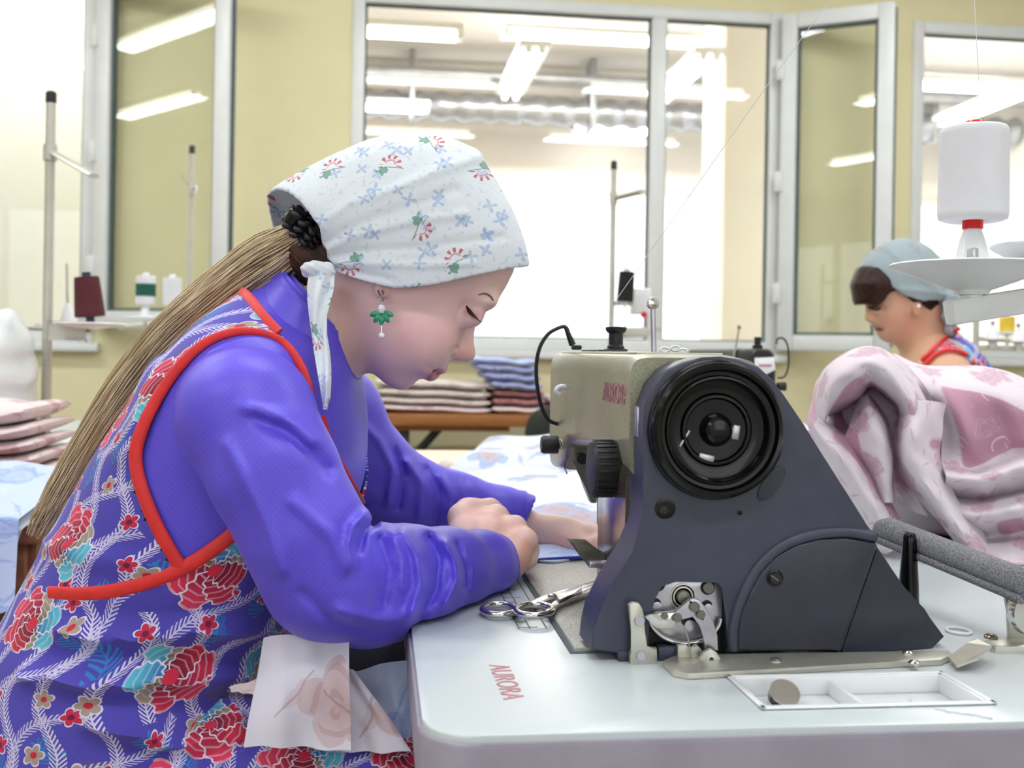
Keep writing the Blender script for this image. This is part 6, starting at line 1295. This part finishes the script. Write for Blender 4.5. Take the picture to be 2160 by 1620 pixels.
box('label_line', Q(1600,773,y=YH-0.002)-Vector((0,0.0005,0)), Q(1628,769,y=YH-0.002), M_logo, m2, bev=0)
pq = Q(1598,735,y=YH+0.04); lathe('pressure_screw', [(0.010,0),(0.010,0.008),(0.0065,0.009),(0.0065,0.02),(0.0075,0.024),(0.0004,0.025)], Vector((pq.x,pq.y,z1-0.002)), (0,0,1), M_matblk, m2, seg=20)
tube('guide_pin', [Vector((Q(1559,740,y=YH+0.05).x,YH+0.1,z1-0.06)), Q(1559,690,y=YH+0.05)], 0.0022, M_satin, m2, seg=8); lathe('guide_eye', [(0.0004,-0.004),(0.004,0),(0.0004,0.004)], Q(1559,690,y=YH+0.05), (0,-1,0), M_cast, m2, seg=12)
tube('lamp_cable', crom([Q(*p,y=YH+0.03) for p in ((1638,726),(1640,715),(1652,714),(1661,728),(1664,760),(1660,785),(1652,796),(1640,797))],5), 0.0018, M_matblk, m2, seg=8)
lathe('tension_knob', [(0.002,-0.012),(0.008,-0.010),(0.009,0.006),(0.0004,0.009)], Q(1650,815,y=YH+0.02), (1,0,0), M_matblk, m2, seg=16); tube('tension_post', [Q(1638,815,y=YH+0.02),Q(1650,815,y=YH+0.02)], 0.003, M_satin, m2, seg=8)
cc = [Q(1640,985,z=TZ),Q(1790,985,z=TZ),Q(1790,955,z=TZ),Q(1650,955,z=TZ)]
sheet('folded_fabric', pile_fn(cc, lambda u,v: max(0,min(1,u*6)*min(1,(1-u)*6)*min(1,v*6)*min(1,(1-v)*6))**0.5*(0.075+0.008*math.sin(u*9))), 36, 26, 0.002, M_bedlinen, None, label='white folded linen on the second sewing table behind the black rear cover', cat='fabric')
# ------------------------------------------------------------------ thread stands in the background
def stand(px, ytop, D, label, width, arm=None, zbase=TZ):
    t_ = P(px,ytop,D); r = empty('thread_stand', Vector((t_.x,t_.y,zbase)), label, 'thread stand')
    tube('pole', [Vector((t_.x,t_.y,zbase)), Vector((t_.x,t_.y,t_.z-0.012))], width, M_satin2, r, seg=14); lathe('pole_cap', [(width*1.1,0),(width*1.1,0.022),(width*0.8,0.026),(0.0004,0.027)], Vector((t_.x,t_.y,t_.z-0.014)), (0,0,1), M_matblk, r, seg=16)
    lathe('base_flange', [(0.035,0),(0.035,0.006),(width*1.3,0.014),(width,0.03)], Vector((t_.x,t_.y,zbase)), (0,0,1), M_satin2, r, seg=20)
    if arm: a, b_, w_, h_ = arm; tube('guide_arm', [a,b_], [w_,w_], M_satin2, r, seg=8, flat=h_); lathe('clamp', [(width*1.4,0),(width*1.4,0.035)], Vector((t_.x,t_.y,a.z-0.018)), (0,0,1), M_satin2, r, seg=14)
    return r
M_satin2 = plain('pale grey stand enamel', (196,194,182), 0.35, metal=0.2, var=0.03)
def dish(parent, c, r): return lathe('spool_dish', [(0.0005,-0.008),(r*0.25,-0.008),(r*0.9,-0.001),(r,0.003),(r*0.97,0.005),(r*0.5,0.002),(0.0005,0.002)], c, (0,0,1), M_whitep, parent, seg=36)
def spool(px,py0,py1,D,rt,rb,mat,label,band=None,tilt=0.0,core=None):
    a = P(px,py1,D); b_ = P(px,py0,D); L = (b_-a).length; o = empty('thread_spool', a, label, 'thread spool', 'thread spools on background stands'); ax = Vector((tilt,0,1))
    lathe('thread_winding', [(0.006,0),(rb*0.97,0.0),(rb,0.004)]+[(rb+(rt-rb)*i/20+0.0004*(i%2),0.004+(L-0.008)*i/20) for i in range(21)]+[(rt*0.96,L),(0.006,L)], a, ax, mat, o, seg=32)
    lathe('core', [(0.009,-0.012),(0.009,L+0.010),(0.0004,L+0.010)], a, ax, core or M_whitep, o, seg=16)
    if band: lathe('band', [(rb+0.0012,L*band[0]),(rb+0.0012,L*band[1])], a, ax, band[2], o, seg=32)
    return o
M_maroon = plain('maroon thread', (84,26,36), 0.8, var=0.1, vs=150.0); M_greenth = plain('green thread', (22,92,78), 0.8); M_blackth = plain('black thread', (20,20,22), 0.8); M_yellowth = plain('yellow thread', (236,200,70), 0.8)
s1 = stand(108,204,2.40,'tall pale thread stand with slanted guide arm at the far left', 0.0105, (P(112,322,2.40),P(198,371,2.25),0.012,0.45))
tube('cross_rod', [P(48,691,2.42),P(192,697,2.38)], 0.006, M_satin2, s1, seg=8); dish(s1, P(190,686,2.33), 0.075); dish(s1, P(130,688,2.50), 0.06); tube('spindle', [P(143,672,2.45),P(141,556,2.45)], 0.003, M_satin2, s1, seg=8); lathe('spindle_seat', [(0.02,0),(0.012,0.03),(0.006,0.05)], P(143,686,2.45), (0,0,1), M_whitep, s1, seg=16)
box('clamp_block', P(118,706,2.38)-Vector((0.01,0.02,0.012)), P(180,690,2.36)+Vector((0.0,0.0,0.012)), M_satin2, s1, bev=0.004)
spool(190,584,668,2.32,0.0255,0.031,M_maroon,'maroon thread cone on the left thread stand',tilt=-0.10,core=plain('dark blue core',(50,54,84),0.4))
s3 = stand(405,315,3.40,'thin thread stand before the left open window sash', 0.0085, (P(402,400,3.40),P(382,368,3.40),0.006,0.5))
tube('cross_rod', [P(250,690,3.35),P(420,678,3.40)], 0.008, M_satin2, s3, seg=8); tube('cross_hook', [P(404,402,3.38),P(415,392,3.36),P(412,412,3.36)], 0.004, M_satin2, s3, seg=6)
for x in (306,362): dish(s3, P(x,672,3.20), 0.062); lathe('spool_seat', [(0.016,0),(0.010,0.03),(0.008,0.04)], P(x,668,3.20), (0,0,1), M_whitep, s3, seg=12); tube('dish_rod', [P(x,676,3.20),P(x,684,3.36)], 0.005, M_satin2, s3, seg=6)
spool(307,582,642,3.20,0.0275,0.0275,M_thread,'white thread spool with a dark green band by the open sash',(0.28,0.72,M_greenth)); spool(363,586,644,3.20,0.0270,0.0270,M_thread,'plain white thread spool right of the green-banded one')
s4 = stand(1295,348,3.20,'slim thread stand before the middle window mullion', 0.0085, (P(1298,418,3.20),P(1354,404,3.10),0.013,0.6))
prism('foot_board', [P(x,y,3.2) for x,y in ((1308,690),(1398,690),(1396,698),(1372,702),(1366,712),(1318,712),(1314,700))], C2W(0,0.06,0), M_satin2, s4, bev=0.003); tube('spindle', [P(1318,690,3.18),P(1318,520,3.18)], 0.003, M_satin2, s4, seg=6); tube('thread_hook', crom([P(1318,575,3.18),P(1334,564,3.18),P(1342,566,3.18),P(1343,610,3.18)],4), 0.0016, M_satin2, s4, seg=6); tube('cross_rod', [P(1284,692,3.2),P(1320,694,3.2)], 0.006, M_satin2, s4, seg=6)
spool(1318,573,636,3.18,0.0225,0.0245,M_blackth,'black thread cone on the slim stand before the window',tilt=0.06)
box('control_box', P(1338,662,3.25)-Vector((0,0,0)), P(1376,608,3.25)+Vector((0,0.08,0)), M_whitep, None, bev=0.006, label='small white control box beside the black thread cone', cat='box'); 
lathe('box_knob', [(0.009,0),(0.009,0.01),(0.0004,0.011)], P(1357,664,3.24), (0,-1,0), M_red, bpy.data.objects['control_box'], seg=12)
tube('mounting_bracket', [P(1376,640,3.29),P(1340,640,3.30),P(1297,640,3.21)], 0.007, M_satin2, bpy.data.objects['control_box'], seg=8)
s5 = stand(2061,560,3.30,'pale thread stand with rail seen under the white dish at right', 0.0095, None)
tube('rail', [P(2062,714,3.3),P(2260,726,3.3)], 0.008, M_satin2, s5, seg=8); tube('rail', [P(2062,733,3.3),P(2260,738,3.3)], 0.009, M_satin2, s5, seg=8)
for x, y in ((2094,722),(2148,727)): tube('rail_link', [P(x,y-4,3.29),P(x,y+14,3.29)], 0.013, M_satin2, s5, seg=10); lathe('spool_seat', [(0.024,0),(0.012,0.03),(0.006,0.042)], P(x,y-6,3.29), (0,0,1), M_whitep, s5, seg=16); lathe('seat_tip', [(0.006,0),(0.006,0.012),(0.0004,0.014)], P(x,y-36,3.29), (0,0,1), M_bronze, s5, seg=10)
spool(2124,668,700,3.60,0.024,0.024,M_yellowth,'small yellow thread spool far behind the white dish')
tube('dish_rod', [P(2124,700,3.6),P(2124,724,3.6),P(2124,728,3.34)], 0.006, M_satin2, s5, seg=8); dish(s5, P(2124,704,3.6), 0.05)
# machine stand table under those poles
for nm, x0, x1, y0, y1, lab in (('worktable', -1.55,-0.40,2.95,3.80,'pale worktable under the thin stand before the left window sash'), ('worktable', 0.64,1.25,2.95,3.55,'pale worktable under the slim thread stand before the middle window'), ('worktable', 1.45,2.3,2.85,3.75,'pale worktable under the rail stand behind the second seamstress')):
    t_ = empty(nm, ((x0+x1)/2,(y0+y1)/2,0), lab, 'table'); box('table_top', (x0,y0,TZ-0.03), (x1,y1,TZ), M_top, t_, bev=0.003); table_leg_frame(t_, x0+0.06, x1-0.06, y0+0.08, y1-0.08, TZ-0.03, M_edge)
# ------------------------------------------------------------------ back table with folded stacks
yt = 4.10; xl = Q(797,885,y=yt).x; zt2 = Q(960,874,y=yt).z; xr_ = xl+1.15
bt_ = empty('worktable', ((xl+xr_)/2,yt+0.27,0), 'brown wooden table with black legs against the yellow wall', 'table')
box('table_top', (xl,yt,zt2-0.046), (xr_,yt+0.5,zt2), M_brownwood, bt_, bev=0.003); box('under_board', (xl+0.05,yt+0.03,zt2-0.066), (xl+0.5,yt+0.45,zt2-0.046), M_brownwood, bt_, bev=0.002)
for x in (xl+0.03, xl+0.075, xr_-0.08): box('leg', (x,yt+0.05,0), (x+0.045,yt+0.10,zt2-0.046), M_matblk, bt_, bev=0.003); box('leg', (x,yt+0.40,0), (x+0.045,yt+0.45,zt2-0.046), M_matblk, bt_, bev=0.003)
tube('brace', [Vector((xl+0.10,yt+0.07,zt2-0.21)),Vector((xl+0.24,yt+0.07,zt2-0.05))], 0.016, M_matblk, bt_, seg=8)
def folded(name, x0, x1, y0, y1, z, h, mat, label, group, sag=0.004, ph=0.0, par=None):
    """one folded cloth: rounded front fold, layered, slightly sagging"""
    n = 24; m = 12; V = []; 
    def zt_(u): return sag*math.sin(u*5+ph)+sag*0.6*math.sin(u*11+ph*2)
    for i in range(n+1):
        u = i/n; x = x0+(x1-x0)*u; e = max(0.12,(1-abs(2*u-1)**14))**0.5
        for k in range(m):
            a = 2*math.pi*k/m; ca, sa = math.cos(a), math.sin(a); V.append((x+0.004*math.sin(3*a+u*7+ph), (y0+y1)/2+(y1-y0)/2*math.copysign(abs(ca)**0.35,ca), z+h/2+(h/2*e)*math.copysign(abs(sa)**0.75,sa)+zt_(u)))
    F = [[i*m+k,(i+1)*m+k,(i+1)*m+(k+1)%m,i*m+(k+1)%m] for i in range(n) for k in range(m)]; F.append(list(range(m))); F.append([n*m+k for k in range(m)][::-1])
    uv = [(v[0]+v[1]*0.3, v[2]*2+v[1]) for v in V]; return mk(name, V, F, mat, None, True, uv=uv, label=label, cat='folded cloth', group=group, sharp=60)
def bx(px): return Q(px,840,y=yt+0.05).x
hts = [0.024,0.026,0.030,0.032]; z = zt2+0.004; names = ['bottom','second','third','topmost']
for i, h in enumerate(hts): folded('folded_cloth', bx(795-i*1), bx(1034), yt+0.02+0.006*i, yt+0.38, z, h, M_beige if i else M_pinkfold, 'beige-pink folded cloth, %s of the wide stack on the brown table' % names[i], 'folded cloths on the brown table', 0.004, 0.7); z += h+0.003
hts = [0.026,0.028,0.026]; z = zt2+0.004
for i, h in enumerate(hts): folded('folded_cloth', bx(1038+i), bx(1152-i*3), yt+0.02+0.004*i, yt+0.36, z, h, M_burg if i else M_pinkfold, 'burgundy folded cloth, %s under the blue stack on the brown table' % ['bottom','middle','top'][i], 'folded cloths on the brown table', 0.003, 1.7); z += h+0.003
for i, h in enumerate([0.030,0.030,0.028,0.026]): folded('folded_cloth', bx(1034-i*15), bx(1142-i*4), yt+0.02+0.005*i, yt+0.34, z+0.004*i, h, M_bluefold if i < 3 else M_blueprint, 'blue folded cloth, %s of the blue stack on the brown table' % ['lowest','second','third','top'][i], 'folded cloths on the brown table', 0.005, 1.1); z += h-0.001
z = zt2+0.004
for i in range(2): folded('folded_cloth', bx(1160), bx(1215), yt+0.03, yt+0.34, z, 0.03, M_pinkfold, 'pink folded cloth, %s beside the burgundy stack near the machine' % ['lower','upper'][i], 'folded cloths on the brown table', 0.003, 2.1); z += 0.034
# dark office chair
chc = P(1165,930,3.05); ch = empty('office_chair', (chc.x,chc.y,0), 'dark upholstered chair half hidden behind the sewing machine head', 'chair'); M_chair = plain('dark green upholstery', (46,50,46), 0.85, var=0.1)
def f_ch(p): 
    q_ = (p-np.array(PC(1178,925,3.05)))/np.array([0.095,0.03,0.092]); return ((np.abs(q_)**2.6).sum(1)**(1/2.6)-1)*0.03
vc = sdf_mesh(f_ch, (0.0,2.98,0.64), (0.26,3.12,0.92), 0.006); mk('backrest', c2w_arr(vc[0]), vc[1], M_chair, ch, True)
def at_(dx,dy,z_): return Vector((chc.x+dx,chc.y+dy,z_))
box('seat', at_(-0.32,0.02,0.42), at_(0.10,0.46,0.49), M_chair, ch, bev=0.03, seg=3); tube('back_support', [at_(0.02,0.02,0.72),at_(0.02,0.05,0.44),at_(0.02,0.2,0.41)], 0.018, M_matblk, ch, seg=8); tube('post', [at_(-0.10,0.24,0.08),at_(-0.10,0.24,0.42)], 0.025, M_matblk, ch, seg=12)
for k in range(5): a = k*2*math.pi/5; tube('base_leg', [at_(-0.10,0.24,0.09),at_(-0.10+0.22*math.cos(a),0.24+0.27*math.sin(a),0.055)], [0.02,0.014], M_matblk, ch, seg=8); lathe('castor', [(0.002,-0.012),(0.025,-0.011),(0.025,0.011),(0.002,0.012)], at_(-0.10+0.22*math.cos(a),0.24+0.27*math.sin(a),0.027), (-math.sin(a),math.cos(a),0), M_matblk, ch, seg=14)
# ------------------------------------------------------------------ left worktable with fabrics
lt = empty('worktable', (-1.2,2.1,0), 'brown worktable at the left edge under heaped fabrics', 'table')
lx0, lx1, ly0, ly1 = -1.75, -0.47, 1.60, 2.75
M_brown2 = make_wood('chestnut board', (140,88,60), (166,110,78)); box('table_top', (lx0,ly0,TZ-0.03), (lx1,ly1,TZ), M_brown2, lt, bev=0.003); box('apron_board', (lx0+0.02,ly0+0.01,TZ-0.11), (lx1-0.02,ly0+0.03,TZ-0.03), M_brown2, lt, bev=0.002); box('apron_board', (lx1-0.03,ly0+0.03,TZ-0.11), (lx1-0.01,ly1-0.03,TZ-0.03), M_brown2, lt, bev=0.002)
table_leg_frame(lt, lx0+0.06, lx1-0.06, ly0+0.07, ly1-0.07, TZ-0.03, M_brown2, 0.025)
def lxp(px,D): return P(px,900,D).x
z = TZ+0.003; yy = 2.05
for i, h in enumerate([0.026,0.024,0.024,0.026,0.034]): folded('folded_cloth', P(-130,900,2.15).x, P(152-i*9,900,2.15).x, yy, yy+0.30, z, h, M_pinkfold, 'pink printed folded cloth, %s of the stack at the left edge' % ['lowest','second','third','fourth','topmost'][i], 'folded cloths on the left table', 0.005, 1.3); z += h+0.002
# blue cloth slipping over the front edge
def bl(u,v):
    x = P(-150+250*u-20*v,1000,1.62).x; 
    if v < 0.45: y = 1.98-0.445*(v/0.45); z_ = TZ+0.045-0.030*(v/0.45)
    else: y = 1.535-0.05*((v-0.45)/0.55); z_ = TZ+0.015-0.19*((v-0.45)/0.55)*(1-0.45*u)
    return Vector((x+0.03*v*u, y-0.012*math.sin(u*9+v*2), z_+0.006*math.sin(u*8+v*3)))
sheet('draped_cloth', bl, 50, 50, 0.002, M_blueprint, None, label='light blue printed cloth slipping over the front edge of the left table', cat='cloth')
def bl2(u,v):
    x = P(-150+285*u-90*v,1000,1.60).x
    if v < 0.4: y = 1.99-0.42*(v/0.4); z_ = TZ+0.024-0.02*(v/0.4)
    else: y = 1.572-0.02*((v-0.4)/0.6); z_ = TZ+0.003-0.27*((v-0.4)/0.6)*(1-0.55*u)
    return Vector((x, y-0.014*math.sin(u*7+v*2+1), z_+0.005*math.sin(u*9+v*3)))
sheet('draped_cloth', bl2, 50, 50, 0.002, M_bedlinen, None, label='white printed cloth hanging under the light blue one at left', cat='cloth')
def f_bag(p):
    d = sd_ell(p, pc(5,750,2.30), (0.058,0.08,0.10)); d = smin(d, sd_ell(p, pc(-40,840,2.3), (0.10,0.10,0.10)), 0.05)
    return d + 0.006*np.sin(p[:,0]*70+p[:,2]*40)*np.cos(p[:,2]*60-p[:,1]*30)
vb = sdf_mesh(f_bag, (-1.35,2.1,0.76), (-0.9,2.5,1.16), 0.007); mk('plastic_bag', c2w_arr(polish(*vb,2)), vb[1], plain('milky plastic', (222,226,226), 0.35, var=0.03), None, True, label='crumpled milky plastic bag at the left edge above the pink stack', cat='bag')
